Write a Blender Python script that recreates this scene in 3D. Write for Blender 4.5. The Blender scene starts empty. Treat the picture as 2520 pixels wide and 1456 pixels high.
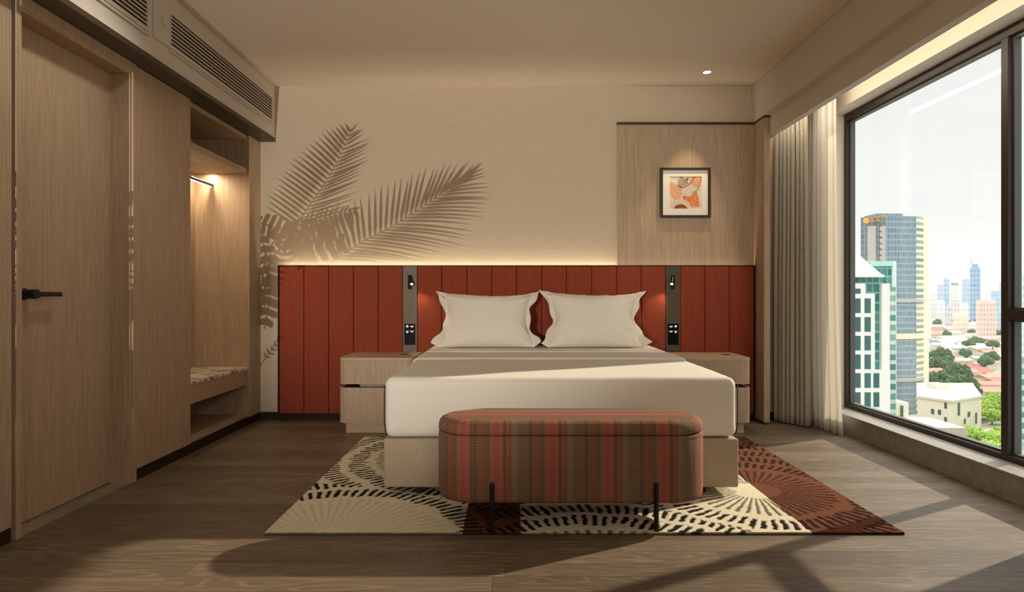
import bpy, bmesh, math, random
import numpy as np
from mathutils import Vector, Matrix, noise
random.seed(7)
PI = math.pi
SC = bpy.context.scene
COL = SC.collection

# ------------------------------------------------------------------ camera
F, CX, CY, EYE = 1516.0, 1256.0, 728.0, 1.0      # focal length in pixels, vanishing point, eye height
cam_d = bpy.data.cameras.new('camera')
cam_d.sensor_width = 36.0
cam_d.lens = F / 2520 * 36.0
cam_d.shift_x = (1260 - CX) / 2520
cam_d.clip_start, cam_d.clip_end = 0.05, 20000
cam = bpy.data.objects.new('camera', cam_d); COL.objects.link(cam)
cam.location = (0, 0, EYE); cam.rotation_euler = (PI / 2, 0, 0)
SC.camera = cam
SC.view_settings.view_transform = 'Standard'
SC.view_settings.look = 'None'
SC.view_settings.gamma = 1
SC.view_settings.use_curve_mapping = False
SC.view_settings.exposure = 0.0
SC.cycles.max_bounces = 10
SC.cycles.diffuse_bounces = 6
SC.cycles.caustics_reflective = False
SC.cycles.caustics_refractive = False
SC.cycles.sample_clamp_indirect = 4.0
SC.cycles.use_denoising = True

def lin(c):
    c = c / 255.0
    return c / 12.92 if c <= 0.04045 else ((c + 0.055) / 1.055) ** 2.4
def rgb(r, g, b): return (lin(r), lin(g), lin(b), 1.0)

# ------------------------------------------------------------------ sky and sun
wd = bpy.data.worlds.new('sky'); SC.world = wd; wd.use_nodes = True
wn = wd.node_tree; wn.nodes.clear()
def wN(t): return wn.nodes.new(t)
tc = wN('ShaderNodeTexCoord')
sep = wN('ShaderNodeSeparateXYZ'); wn.links.new(tc.outputs['Generated'], sep.inputs[0])
mp = wN('ShaderNodeMapping'); mp.inputs['Scale'].default_value = (2.0, 2.0, 6.0); wn.links.new(tc.outputs['Generated'], mp.inputs[0])
nz = wN('ShaderNodeTexNoise'); nz.inputs['Scale'].default_value = 1.6; nz.inputs['Detail'].default_value = 6; wn.links.new(mp.outputs[0], nz.inputs['Vector'])
cr = wN('ShaderNodeValToRGB')
cr.color_ramp.elements[0].position = 0.35; cr.color_ramp.elements[0].color = (0.86, 0.88, 0.885, 1)
cr.color_ramp.elements[1].position = 0.62; cr.color_ramp.elements[1].color = (0.94, 0.93, 0.905, 1)
wn.links.new(nz.outputs['Fac'], cr.inputs[0])
st = wN('ShaderNodeMapRange'); st.interpolation_type = 'SMOOTHSTEP'
st.inputs['From Min'].default_value = 0.36; st.inputs['From Max'].default_value = 0.85
st.inputs['To Min'].default_value = 1.0; st.inputs['To Max'].default_value = 4.0
wn.links.new(sep.outputs['Z'], st.inputs['Value'])
bg = wN('ShaderNodeBackground'); wo = wN('ShaderNodeOutputWorld')
wn.links.new(cr.outputs[0], bg.inputs['Color']); wn.links.new(st.outputs[0], bg.inputs['Strength'])
wn.links.new(bg.outputs[0], wo.inputs['Surface'])

def light(name, kind, loc, energy, color, aim=None, **kw):
    d = bpy.data.lights.new(name, kind); d.energy = energy; d.color = color
    for k, v in kw.items(): setattr(d, k, v)
    o = bpy.data.objects.new(name, d); COL.objects.link(o); o.location = loc
    if aim is not None:
        o.rotation_euler = Vector(aim).to_track_quat('-Z', 'Y').to_euler()
    return o
SUN_DIR = (-1.80, -0.92, -1.0)
light('sun', 'SUN', (6, 6, 6), 6.0, (1.0, 0.88, 0.72), SUN_DIR, angle=math.radians(0.9))

WARM = (1.0, 0.84, 0.62)
WARM2 = (1.0, 0.94, 0.84)
# lamp standing behind the camera: throws the palm shadows on the back wall
KEY = Vector((-1.975, -2.6, 1.25))
light('standing_spotlight', 'SPOT', KEY, 880, WARM2, (1.45, 7.6, 0.62), spot_size=math.radians(39), spot_blend=0.75, shadow_soft_size=0.002)
# the door's downlight first, then unseen fill spots added behind the camera
for i, (x, y, e) in enumerate([(-1.35, 2.75, 22), (-0.6, -1.0, 20), (0.9, -1.0, 40), (0.9, -2.4, 30)]):
    light('ceiling_spot_fill', 'SPOT', (x, y, 2.66), e, WARM2, (-0.35 if i == 0 else 0, 0, -1), spot_size=math.radians(110), spot_blend=0.8, shadow_soft_size=0.03)

light('ceiling_fill_light', 'POINT', (0.7, -0.5, 1.85), 32, WARM2, shadow_soft_size=0.12)  # unseen fill light, added to brighten the ceiling
light('front_fill_light', 'AREA', (0.45, -1.5, 1.6), 14, WARM2, (0, 1, 0.02), shape='SQUARE', size=0.6)  # unseen soft fill, added to light the bed from the front

# ------------------------------------------------------------------ helpers
def V(*a): return Vector(a)
def pt(px, py, Y): return Vector(((px - CX) * Y / F, Y, EYE + (CY - py) * Y / F))

class MB:
    """collects shapes (world coordinates) and links them as one mesh object"""
    def __init__(s): s.bm = bmesh.new(); s.uv = None
    def box(s, x0, x1, y0, y1, z0, z1):
        v = [s.bm.verts.new(p) for p in ((x0, y0, z0), (x1, y0, z0), (x1, y1, z0), (x0, y1, z0), (x0, y0, z1), (x1, y0, z1), (x1, y1, z1), (x0, y1, z1))]
        for f in ((0, 3, 2, 1), (4, 5, 6, 7), (0, 1, 5, 4), (1, 2, 6, 5), (2, 3, 7, 6), (3, 0, 4, 7)):
            s.bm.faces.new([v[i] for i in f])
        return s
    def bbox(s, x0, x1, y0, y1, z0, z1, b=0.004, seg=2):
        t = bmesh.new()
        bmesh.ops.create_cube(t, size=1)
        for v in t.verts:
            v.co = Vector((x0 + (v.co.x + .5) * (x1 - x0), y0 + (v.co.y + .5) * (y1 - y0), z0 + (v.co.z + .5) * (z1 - z0)))
        b = min(b, .49 * min(x1 - x0, y1 - y0, z1 - z0))
        bmesh.ops.bevel(t, geom=t.edges[:], offset=b, segments=seg, profile=0.5, affect='EDGES')
        s.add(t); return s
    def add(s, t):
        me = bpy.data.meshes.new('tmp'); t.to_mesh(me); t.free(); s.bm.from_mesh(me); bpy.data.meshes.remove(me)
    def cyl(s, a, b, r, r2=None, n=20, cap=True):
        a, b = Vector(a), Vector(b); d = b - a; q = d.to_track_quat('Z', 'Y')
        r2 = r if r2 is None else r2
        A, B = [], []
        for i in range(n):
            c = Vector((math.cos(2 * PI * i / n), math.sin(2 * PI * i / n), 0))
            A.append(s.bm.verts.new(a + q @ (c * r))); B.append(s.bm.verts.new(b + q @ (c * r2)))
        for i in range(n): s.bm.faces.new((A[i], A[(i + 1) % n], B[(i + 1) % n], B[i]))
        if cap: s.bm.faces.new(A[::-1]); s.bm.faces.new(B)
        return s
    def tube(s, pts, r, n=8):
        for a, b in zip(pts[:-1], pts[1:]): s.cyl(a, b, r, n=n)
        return s
    def prism(s, pts, axis, a, b):
        """polygon pts in the plane across axis, extruded from a to b"""
        def P(p, t):
            return {'x': (t, p[0], p[1]), 'y': (p[0], t, p[1]), 'z': (p[0], p[1], t)}[axis]
        A = [s.bm.verts.new(P(p, a)) for p in pts]; B = [s.bm.verts.new(P(p, b)) for p in pts]
        n = len(pts)
        s.bm.faces.new(A); s.bm.faces.new(B[::-1])
        for i in range(n): s.bm.faces.new((A[i], B[i], B[(i + 1) % n], A[(i + 1) % n]))
        return s
    def poly(s, pts):
        s.bm.faces.new([s.bm.verts.new(p) for p in pts]); return s
    def rgrid(s, x0, x1, y0, y1, z0, z1, r, n=(10, 10, 6), k=5):
        """rounded box with a fine grid of faces"""
        lo, hi = Vector((x0, y0, z0)), Vector((x1, y1, z1))
        def coords(a, b, m):
            e = [a + r * (1 - math.cos(PI / 2 * i / k)) * 1.0 for i in range(k + 1)]
            f = [b - (c - a) for c in e][::-1]
            mid = [e[-1] + (f[0] - e[-1]) * i / m for i in range(1, m)]
            return e + mid + f
        cs = [coords(lo[i], hi[i], n[i]) for i in range(3)]
        cache = {}
        def vert(p):
            key = tuple(round(c, 6) for c in p)
            if key not in cache:
                q = Vector([min(max(p[i], lo[i] + r), hi[i] - r) for i in range(3)])
                d = Vector(p) - q
                if d.length > 1e-9: q = q + d.normalized() * r
                cache[key] = s.bm.verts.new(q)
            return cache[key]
        for ax in range(3):
            u, w = (ax + 1) % 3, (ax + 2) % 3
            for side, val in ((0, lo[ax]), (1, hi[ax])):
                for i in range(len(cs[u]) - 1):
                    for j in range(len(cs[w]) - 1):
                        q = []
                        for (ii, jj) in ((i, j), (i + 1, j), (i + 1, j + 1), (i, j + 1)):
                            p = [0, 0, 0]; p[ax] = val; p[u] = cs[u][ii]; p[w] = cs[w][jj]; q.append(vert(p))
                        if side == 0: q = q[::-1]
                        if len(set(q)) == 4:
                            try: s.bm.faces.new(q)
                            except ValueError: pass
        return s
    def open_shell(s, zmin, ymax):
        """drop the underside and the head end so that cloth stays a sheet"""
        s.bm.normal_update()
        kill = [f for f in s.bm.faces if (f.calc_center_median().z < zmin and abs(f.normal.z) > .8) or (f.calc_center_median().y > ymax and abs(f.normal.y) > .8)]
        bmesh.ops.delete(s.bm, geom=kill, context='FACES'); return s
    def build(s, name, m, parent=None, smooth=False, angle=None):
        root = parent
        off = Vector((0, 0, 0))
        while root is not None:
            off += root.location; root = root.parent
        bmesh.ops.recalc_face_normals(s.bm, faces=s.bm.faces[:])
        if smooth or angle:
            for f in s.bm.faces: f.smooth = True
        me = bpy.data.meshes.new(name)
        if parent is not None:
            bmesh.ops.translate(s.bm, verts=s.bm.verts[:], vec=-off)
        s.bm.to_mesh(me); s.bm.free()
        if m is not None: me.materials.append(m)
        if angle:
            try: me.set_sharp_from_angle(angle=math.radians(angle))
            except Exception: pass
        o = bpy.data.objects.new(name, me); COL.objects.link(o)
        if parent is not None: o.parent = parent
        return o

def tag(o, label=None, cat=None, group=None, kind=None):
    if label: o['label'] = label
    if cat: o['category'] = cat
    if group: o['group'] = group
    if kind: o['kind'] = kind
    return o
def thing(name, label, cat, loc=(0, 0, 0), group=None, kind=None):
    o = bpy.data.objects.new(name, None); COL.objects.link(o); o.location = loc
    o.empty_display_size = 0.1
    return tag(o, label, cat, group, kind)
def struct(mb, name, m, label, parent=None, cat=None, **kw):
    return tag(mb.build(name, m, parent, **kw), label, cat or name.split('_')[0], kind='structure')

# ------------------------------------------------------------------ materials
def new_mat(name):
    m = bpy.data.materials.new(name); m.use_nodes = True
    nt = m.node_tree
    b = next(n for n in nt.nodes if n.type == 'BSDF_PRINCIPLED')
    return m, nt, b
def nd(nt, t, **kw):
    n = nt.nodes.new(t)
    for k, v in kw.items(): setattr(n, k, v)
    return n
def mth(nt, op, a, b=None, c=None):
    n = nt.nodes.new('ShaderNodeMath'); n.operation = op
    for i, v in enumerate((a, b, c)):
        if v is None: continue
        if isinstance(v, (int, float)): n.inputs[i].default_value = v
        else: nt.links.new(v, n.inputs[i])
    return n.outputs[0]
def mixc(nt, fac, a, b, blend='MIX'):
    n = nt.nodes.new('ShaderNodeMix'); n.data_type = 'RGBA'; n.blend_type = blend
    for sock, v in ((n.inputs[0], fac), (n.inputs[6], a), (n.inputs[7], b)):
        if isinstance(v, (int, float, tuple)): sock.default_value = v
        else: nt.links.new(v, sock)
    return n.outputs[2]
def ramp(nt, fac, stops, mode='LINEAR'):
    n = nt.nodes.new('ShaderNodeValToRGB'); cr = n.color_ramp; cr.interpolation = mode
    while len(cr.elements) < len(stops): cr.elements.new(0.5)
    for e, (p, c) in zip(cr.elements, stops): e.position = p; e.color = c
    nt.links.new(fac, n.inputs[0]); return n.outputs[0]
def bump(nt, b, h, strength=0.2, dist=0.01):
    n = nt.nodes.new('ShaderNodeBump'); n.inputs['Strength'].default_value = strength; n.inputs['Distance'].default_value = dist
    nt.links.new(h, n.inputs['Height']); nt.links.new(n.outputs[0], b.inputs['Normal'])
def coords(nt, scale=(1, 1, 1), kind='Object'):
    t = nd(nt, 'ShaderNodeTexCoord'); m = nd(nt, 'ShaderNodeMapping'); m.inputs['Scale'].default_value = scale
    nt.links.new(t.outputs[kind], m.inputs[0]); return m.outputs[0]
def tnoise(nt, vec, scale=1, detail=4, rough=0.5, dist=0.0):
    n = nd(nt, 'ShaderNodeTexNoise'); n.inputs['Scale'].default_value = scale; n.inputs['Detail'].default_value = detail
    n.inputs['Roughness'].default_value = rough; n.inputs['Distortion'].default_value = dist
    nt.links.new(vec, n.inputs['Vector']); return n.outputs['Fac']
def plain(name, c, rough=0.5, metal=0.0, spec=None):
    m, nt, b = new_mat(name); b.inputs['Base Color'].default_value = c
    v = tnoise(nt, coords(nt, (1, 1, 1)), 40, 3)
    col = mixc(nt, v, tuple(x * 0.94 for x in c[:3]) + (1,), tuple(min(1, x * 1.06) for x in c[:3]) + (1,))
    nt.links.new(col, b.inputs['Base Color'])
    b.inputs['Roughness'].default_value = rough; b.inputs['Metallic'].default_value = metal
    if spec is not None: b.inputs['Specular IOR Level'].default_value = spec
    return m
def emit(name, c, s):
    m, nt, b = new_mat(name); b.inputs['Base Color'].default_value = (0.8, 0.8, 0.8, 1)
    b.inputs['Emission Color'].default_value = c; b.inputs['Emission Strength'].default_value = s
    return m
def wood(name, light_c, dark_c, axis='z', rough=0.5):
    m, nt, b = new_mat(name)
    a = {'x': (0.7, 14, 14), 'y': (14, 0.7, 14), 'z': (14, 14, 0.7)}[axis]
    fine = {'x': (3, 250, 250), 'y': (250, 3, 250), 'z': (250, 250, 3)}[axis]
    broad = tnoise(nt, coords(nt, a), 1.0, 3, 0.55, 0.6)
    rings = mth(nt, 'MULTIPLY_ADD', mth(nt, 'SINE', mth(nt, 'MULTIPLY', broad, 55.0)), 0.5, 0.5)
    streak = tnoise(nt, coords(nt, fine), 1.0, 4, 0.7)
    f = mth(nt, 'ADD', mth(nt, 'MULTIPLY', rings, 0.17), mth(nt, 'MULTIPLY', streak, 0.75))
    col = ramp(nt, f, [(0.25, dark_c), (0.52, tuple((x + y) / 2 for x, y in zip(light_c, dark_c))), (0.75, light_c)])
    nt.links.new(col, b.inputs['Base Color'])
    b.inputs['Roughness'].default_value = rough
    b.inputs['Specular IOR Level'].default_value = 0.3
    bump(nt, b, streak, 0.12, 0.002)
    return m
OAK = wood('oak_veneer', rgb(192, 167, 140), rgb(160, 136, 110))
OAK_Y = wood('oak_veneer_lengthwise', rgb(192, 167, 140), rgb(160, 136, 110), 'y')
OAK_X = wood('oak_veneer_crosswise', rgb(198, 173, 145), rgb(170, 145, 117), 'x')

def wallpaper():
    m, nt, b = new_mat('linen_wallpaper')
    s = tnoise(nt, coords(nt, (7, 7, 330)), 1, 3, 0.7)
    col = ramp(nt, s, [(0.25, rgb(186, 168, 144)), (0.75, rgb(208, 193, 170))])
    nt.links.new(col, b.inputs['Base Color']); b.inputs['Roughness'].default_value = 0.85
    b.inputs['Specular IOR Level'].default_value = 0.15
    bump(nt, b, s, 0.15, 0.002); return m
WALLP = wallpaper()
PAINT = plain('ceiling_paint', rgb(216, 203, 182), 0.9, spec=0.1)
BULK = plain('bulkhead_paint', rgb(204, 194, 182), 0.9, spec=0.1)
WHITEP = plain('white_paint', rgb(226, 216, 200), 0.85, spec=0.1)
BRONZE = plain('dark_bronze', rgb(72, 58, 44), 0.45, 0.3)
SKIRT = plain('dark_bronze_skirting', rgb(48, 38, 28), 0.65, 0.0, spec=.15)
STRIPM = plain('bronze_strip', rgb(84, 70, 54), 0.5, 0.3)
BLACK = plain('black_metal', rgb(20, 18, 16), 0.4, 0.2)
DARKGAP = plain('dark_gap', rgb(14, 11, 9), 0.8)
FRAME = plain('window_metal', rgb(52, 44, 36), 0.45, 0.2)
FRAMEG = plain('window_gasket_metal', rgb(92, 92, 88), 0.5, 0.3)

def floor_mat():
    m, nt, b = new_mat('dark_oak_planks')
    g = nd(nt, 'ShaderNodeNewGeometry'); s = nd(nt, 'ShaderNodeSeparateXYZ'); nt.links.new(g.outputs['Position'], s.inputs[0])
    X, Y = s.outputs[0], s.outputs[1]
    yr = mth(nt, 'DIVIDE', mth(nt, 'ADD', Y, 0.004), 0.11)
    row = mth(nt, 'FLOOR', yr)
    w1 = nd(nt, 'ShaderNodeTexWhiteNoise', noise_dimensions='1D'); nt.links.new(row, w1.inputs['W'])
    xs = mth(nt, 'ADD', mth(nt, 'DIVIDE', X, 1.15), mth(nt, 'MULTIPLY', w1.outputs['Value'], 7.3))
    colm = mth(nt, 'FLOOR', xs)
    cv = nd(nt, 'ShaderNodeCombineXYZ'); nt.links.new(row, cv.inputs[0]); nt.links.new(colm, cv.inputs[1])
    w2 = nd(nt, 'ShaderNodeTexWhiteNoise', noise_dimensions='2D'); nt.links.new(cv.outputs[0], w2.inputs['Vector'])
    pid = w2.outputs['Value']
    gv = nd(nt, 'ShaderNodeCombineXYZ')
    nt.links.new(mth(nt, 'ADD', mth(nt, 'MULTIPLY', X, 1.1), mth(nt, 'MULTIPLY', pid, 60)), gv.inputs[0])
    nt.links.new(mth(nt, 'MULTIPLY', Y, 11), gv.inputs[1]); nt.links.new(mth(nt, 'MULTIPLY', pid, 17), gv.inputs[2])
    broad = tnoise(nt, gv.outputs[0], 1, 2, 0.5, 0.5)
    rings = mth(nt, 'MULTIPLY_ADD', mth(nt, 'SINE', mth(nt, 'MULTIPLY', broad, 70.0)), 0.5, 0.5)
    fv = nd(nt, 'ShaderNodeCombineXYZ')
    nt.links.new(mth(nt, 'MULTIPLY', X, 6), fv.inputs[0]); nt.links.new(mth(nt, 'MULTIPLY', Y, 240), fv.inputs[1]); nt.links.new(pid, fv.inputs[2])
    streak = tnoise(nt, fv.outputs[0], 1, 4, 0.75)
    rr = mth(nt, 'POWER', rings, 4.0)
    f = mth(nt, 'ADD', mth(nt, 'MULTIPLY', rr, 0.17), mth(nt, 'MULTIPLY', streak, 0.72))
    c1 = ramp(nt, f, [(0.18, rgb(84, 70, 56)), (0.5, rgb(122, 106, 87)), (0.85, rgb(164, 148, 126))])
    c2 = mixc(nt, 1.0, c1, ramp(nt, pid, [(0.0, (0.72, 0.70, 0.68, 1)), (1.0, (1.10, 1.08, 1.06, 1))]), 'MULTIPLY')
    fy = mth(nt, 'FRACT', yr); fx = mth(nt, 'FRACT', xs)
    gap = mth(nt, 'MAXIMUM', mth(nt, 'LESS_THAN', fy, 0.016), mth(nt, 'LESS_THAN', fx, 0.0016))
    c3 = mixc(nt, mth(nt, 'MULTIPLY', gap, 0.7), c2, rgb(36, 28, 20))
    nt.links.new(c3, b.inputs['Base Color'])
    b.inputs['Roughness'].default_value = 0.48; b.inputs['Specular IOR Level'].default_value = 0.35
    bump(nt, b, mth(nt, 'SUBTRACT', f, mth(nt, 'MULTIPLY', gap, 0.8)), 0.15, 0.003)
    return m
FLOOR = floor_mat()

def stone(name, a, bcol, vein, scale=5, spec_r=0.35, vein_w=0.04):
    m, nt, b = new_mat(name)
    c = coords(nt, (1, 1, 1))
    n1 = tnoise(nt, c, scale, 8, 0.6, 0.4)
    n2 = tnoise(nt, c, scale * 0.7, 5, 0.55, 1.4)
    v = mth(nt, 'ABSOLUTE', mth(nt, 'SUBTRACT', n2, 0.5))
    vm = mth(nt, 'LESS_THAN', v, vein_w * 0.35)
    vm2 = ramp(nt, v, [(0.0, (1, 1, 1, 1)), (vein_w, (0, 0, 0, 1))])
    col = mixc(nt, mth(nt, 'MULTIPLY', vm2, 0.8), ramp(nt, n1, [(0.3, a), (0.7, bcol)]), vein)
    nt.links.new(col, b.inputs['Base Color']); b.inputs['Roughness'].default_value = spec_r
    return m
SILL = stone('grey_sill_stone', rgb(128, 122, 112), rgb(152, 146, 136), rgb(176, 168, 156), 26, 0.4, 0.012)
THRESH = stone('grey_threshold_marble', rgb(112, 104, 88), rgb(140, 132, 112), rgb(186, 172, 146), 6, 0.3, 0.012)
MARBLE = stone('white_veined_marble', rgb(214, 200, 178), rgb(232, 220, 200), rgb(44, 36, 32), 4.2, 0.25, 0.04)

def fabric(name, c1, c2, scale=500, rough=0.9, bs=0.25, dist=0.002, sheen=0.0):
    m, nt, b = new_mat(name)
    n = tnoise(nt, coords(nt, (1, 1, 1)), scale, 3, 0.7)
    n2 = tnoise(nt, coords(nt, (1, 1, 1)), 9, 3)
    col = ramp(nt, mth(nt, 'ADD', mth(nt, 'MULTIPLY', n, 0.8), mth(nt, 'MULTIPLY', n2, 0.2)), [(0.3, c1), (0.7, c2)])
    nt.links.new(col, b.inputs['Base Color']); b.inputs['Roughness'].default_value = rough
    b.inputs['Specular IOR Level'].default_value = 0.15
    bump(nt, b, n, bs, dist); return m
LINEN = fabric('white_cotton', rgb(216, 209, 197), rgb(228, 222, 211), 700, 0.85, 0.06, 0.001)
BOUCLE = fabric('beige_boucle', rgb(158, 141, 118), rgb(190, 174, 150), 210, 0.95, 0.8, 0.004)
def red_fabric():
    m, nt, b = new_mat('terracotta_tweed')
    c = coords(nt, (1, 1, 1)); n = tnoise(nt, c, 270, 3, 0.8); n2 = tnoise(nt, coords(nt, (60, 60, 3)), 1, 2)
    f = mth(nt, 'ADD', mth(nt, 'MULTIPLY', n, 0.8), mth(nt, 'MULTIPLY', n2, 0.25))
    col = ramp(nt, f, [(0.36, rgb(144, 47, 32)), (0.52, rgb(137, 60, 42)), (0.70, rgb(124, 86, 58))])
    nt.links.new(col, b.inputs['Base Color']); b.inputs['Roughness'].default_value = 0.9; b.inputs['Specular IOR Level'].default_value = 0.15
    bump(nt, b, n, 0.3, 0.002); return m
RED = red_fabric()

def bench_fabric():
    m, nt, b = new_mat('woven_stripe_cloth')
    uvn = nd(nt, 'ShaderNodeUVMap', uv_map='cloth'); s = nd(nt, 'ShaderNodeSeparateXYZ'); nt.links.new(uvn.outputs[0], s.inputs[0])
    U, W = s.outputs[0], s.outputs[1]
    P = 0.235
    ph = mth(nt, 'FRACT', mth(nt, 'DIVIDE', U, P))
    blk, mar, gry, olv = rgb(38, 28, 20), rgb(108, 46, 40), rgb(100, 78, 62), rgb(70, 49, 35)
    pnk, brn, sal = rgb(136, 68, 56), rgb(96, 62, 44), rgb(120, 58, 48)
    dash = ramp(nt, ph, [(0.0, blk), (0.04, pnk), (0.06, mar), (0.11, gry), (0.22, olv), (0.42, blk), (0.48, brn), (0.56, mar), (0.64, olv), (0.72, pnk), (0.80, sal), (0.88, pnk), (0.965, blk)], 'CONSTANT')
    body = ramp(nt, ph, [(0.0, rgb(156, 120, 90)), (0.06, rgb(146, 104, 80)), (0.12, rgb(150, 124, 100)), (0.45, rgb(138, 106, 82)), (0.53, rgb(148, 108, 82)), (0.64, rgb(142, 112, 84)), (0.75, rgb(166, 102, 84)), (0.94, rgb(152, 104, 84))], 'CONSTANT')
    wcol = mth(nt, 'DIVIDE', U, 0.0134)
    tri = mth(nt, 'ABSOLUTE', mth(nt, 'SUBTRACT', mth(nt, 'FRACT', mth(nt, 'MULTIPLY', wcol, 0.5)), 0.5))
    lane = mth(nt, 'MULTIPLY', wcol, 2.0)
    fr = mth(nt, 'FRACT', lane)
    v = mth(nt, 'DIVIDE', mth(nt, 'ADD', W, mth(nt, 'MULTIPLY', tri, 0.030)), 0.0106)
    fv = mth(nt, 'FRACT', v)
    inside = mth(nt, 'MULTIPLY', mth(nt, 'LESS_THAN', fv, 0.60), mth(nt, 'MULTIPLY', mth(nt, 'GREATER_THAN', fr, 0.14), mth(nt, 'LESS_THAN', fr, 0.98)))
    col = mixc(nt, inside, body, dash)
    nt.links.new(col, b.inputs['Base Color']); b.inputs['Roughness'].default_value = 0.9; b.inputs['Specular IOR Level'].default_value = 0.15
    bump(nt, b, mth(nt, 'SUBTRACT', 1.0, inside), 0.35, 0.002)
    return m
BENCHM = bench_fabric()

def glass_mat():
    m, nt, b = new_mat('clear_pane'); nt.nodes.remove(b)
    out = next(n for n in nt.nodes if n.type == 'OUTPUT_MATERIAL')
    t = nd(nt, 'ShaderNodeBsdfTransparent'); g = nd(nt, 'ShaderNodeBsdfGlossy'); g.inputs['Roughness'].default_value = 0.01
    t.inputs['Color'].default_value = (0.97, 0.985, 0.98, 1)
    f = nd(nt, 'ShaderNodeFresnel'); f.inputs['IOR'].default_value = 1.35
    mx = nd(nt, 'ShaderNodeMixShader'); nt.links.new(mth(nt, 'MULTIPLY', f.outputs[0], 0.06), mx.inputs[0])
    nt.links.new(t.outputs[0], mx.inputs[1]); nt.links.new(g.outputs[0], mx.inputs[2]); nt.links.new(mx.outputs[0], out.inputs['Surface'])
    return m
GLASS = glass_mat()

# ------------------------------------------------------------------ room shell
YB, ZC = 5.0, 2.70
XL = -2.028
YR = -3.2          # wall behind the camera
struct(MB().box(-3.0, 2.66, YR - .1, YB + .12, -0.12, 0.0), 'floor', FLOOR, 'dark brown oak plank floor of the bedroom')
struct(MB().box(-3.0, 2.66, YR - .1, YB + .12, ZC, ZC + 0.12), 'ceiling', PAINT, 'smooth warm painted ceiling')
struct(MB().box(-3.0, 2.66, YB, YB + .12, 0, ZC), 'wall_back', WALLP, 'beige linen wallpaper wall behind the bed')
struct(MB().box(-3.0, 2.66, YR - .1, YR, 0, ZC), 'wall_rear', WALLP, 'beige wall behind the viewer')
# left wall: behind the joinery
struct(MB().box(-3.0, -2.622, YR, YB, 0, ZC), 'wall_left', WALLP, 'beige wall behind the oak joinery')
struct(MB().box(-2.62, XL, YR, 2.505, 0.061, 2.248).box(-2.62, -2.141, 2.5052, 3.331, 0, 2.248), 'trim_9', OAK, 'oak veneer wall panelling left of the door', cat='panelling')
struct(MB().box(-2.62, XL - .004, YR, 2.505, 0, 0.06), 'baseboard_left', SKIRT, 'dark bronze baseboard left of the door')
# left bulkhead: white box with a dark bronze underside
struct(MB().box(-2.62, -1.915, YR, YB, 2.277, ZC - .004), 'trim_1', BULK, 'white ceiling bulkhead over the wardrobe with air vents', cat='bulkhead')
struct(MB().box(-2.62, -1.906, YR, YB, 2.249, 2.277), 'trim_2', BRONZE, 'dark bronze soffit strip under the white bulkhead', cat='trim')
# right bulkheads
struct(MB().box(1.955, 2.02, YR, YB, 2.40, ZC - .004).box(2.02, 2.065, YR, YB, 2.52, ZC - .004), 'trim_3', BULK, 'beige ceiling bulkhead above the window side', cat='bulkhead')
struct(MB().box(2.015, 2.065, YR, YB, 2.252, 2.52), 'trim_4', BULK, 'beige pelmet board hiding the curtain track', cat='pelmet')
# right wall with window opening  (Y 2.64 .. 4.79, z .139 .. 2.406)
WY0, WY1, WZ0, WZ1 = 2.64, 4.79, 0.139, 2.406
XS, XF, XO = 2.475, 2.594, 2.66
mb = MB().box(XS, 2.66, YR, WY0, 0, ZC)
mb.box(XS, 2.66, WY1, YB, 0, ZC).box(XS, 2.66, WY0, WY1, WZ1, ZC)
struct(mb, 'wall_right', WHITEP, 'pale wall around the window')
mb = MB().box(2.438, 2.66, WY0 - .02, WY1, 0, WZ0 - .012).bbox(2.433, 2.66, WY0 - .02, WY1, WZ0 - .012, WZ0, .002)
mb.box(2.438, XS - .0005, WY1, YB, 0, WZ0)
struct(mb, 'trim_5', SILL, 'grey stone window sill and riser below the window', cat='sill')

# window: frame, mullion, transom, panes
win = thing('window_1', 'tall window with dark bronze frame overlooking the city', 'window', (XF, 3.7, WZ0), kind='structure')
fw = 0.05
MUL0, MUL1 = 3.212, 3.258
mb = MB()
mb.bbox(XF, XO, WY1 - .034, WY1, WZ0, WZ1, .002).bbox(XF, XO, WY0, WY0 + .034, WZ0, WZ1, .002)
mb.bbox(XF, XO, WY0 + .034, WY1 - .034, WZ1 - .054, WZ1, .002).bbox(XF, XO, WY0 + .034, WY1 - .034, WZ0, WZ0 + .03, .002)
mb.build('window_frame', FRAME, win)
MB().bbox(XF, XO, MUL0, MUL1, WZ0 + .03, WZ1 - .054, .002).build('mullion', FRAME, win)
MB().bbox(XF, XO, WY0 + .034, MUL0, .878, .928, .002).build('transom', FRAME, win)
def sash(y0, y1, z0, z1):
    mb = MB()
    a, t = XF + .026, 0.012
    mb.box(a, a + .036, y0, y0 + t, z0, z1).box(a, a + .036, y1 - t, y1, z0, z1).box(a, a + .036, y0 + t, y1 - t, z0, z0 + t).box(a, a + .036, y0 + t, y1 - t, z1 - t, z1)
    s = mb.build('glazing_bead', FRAMEG, win)
    MB().box(a + .02, a + .026, y0 + t, y1 - t, z0 + t, z1 - t).build('pane', GLASS, s)
sash(MUL1, WY1 - .034, WZ0 + .03, WZ1 - .054)
sash(WY0 + .034, MUL0, .928, WZ1 - .054)
sash(WY0 + .034, MUL0, WZ0 + .03, .878)

# ------------------------------------------------------------------ door
DY0, DY1 = 2.514, 3.330
door = thing('door_1', 'oak veneer door with black lever handle at the left edge of the room', 'door', (-2.131, 2.9, 0), kind='structure')
MB().bbox(-2.135, -2.131 + .0, 2.557, 3.283, .012, 2.182, .001).build('door_leaf', OAK, door)
hb = MB()
hz = 1.0 + (728 - 723.5) / 540.0
HYc = 2.70
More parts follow.
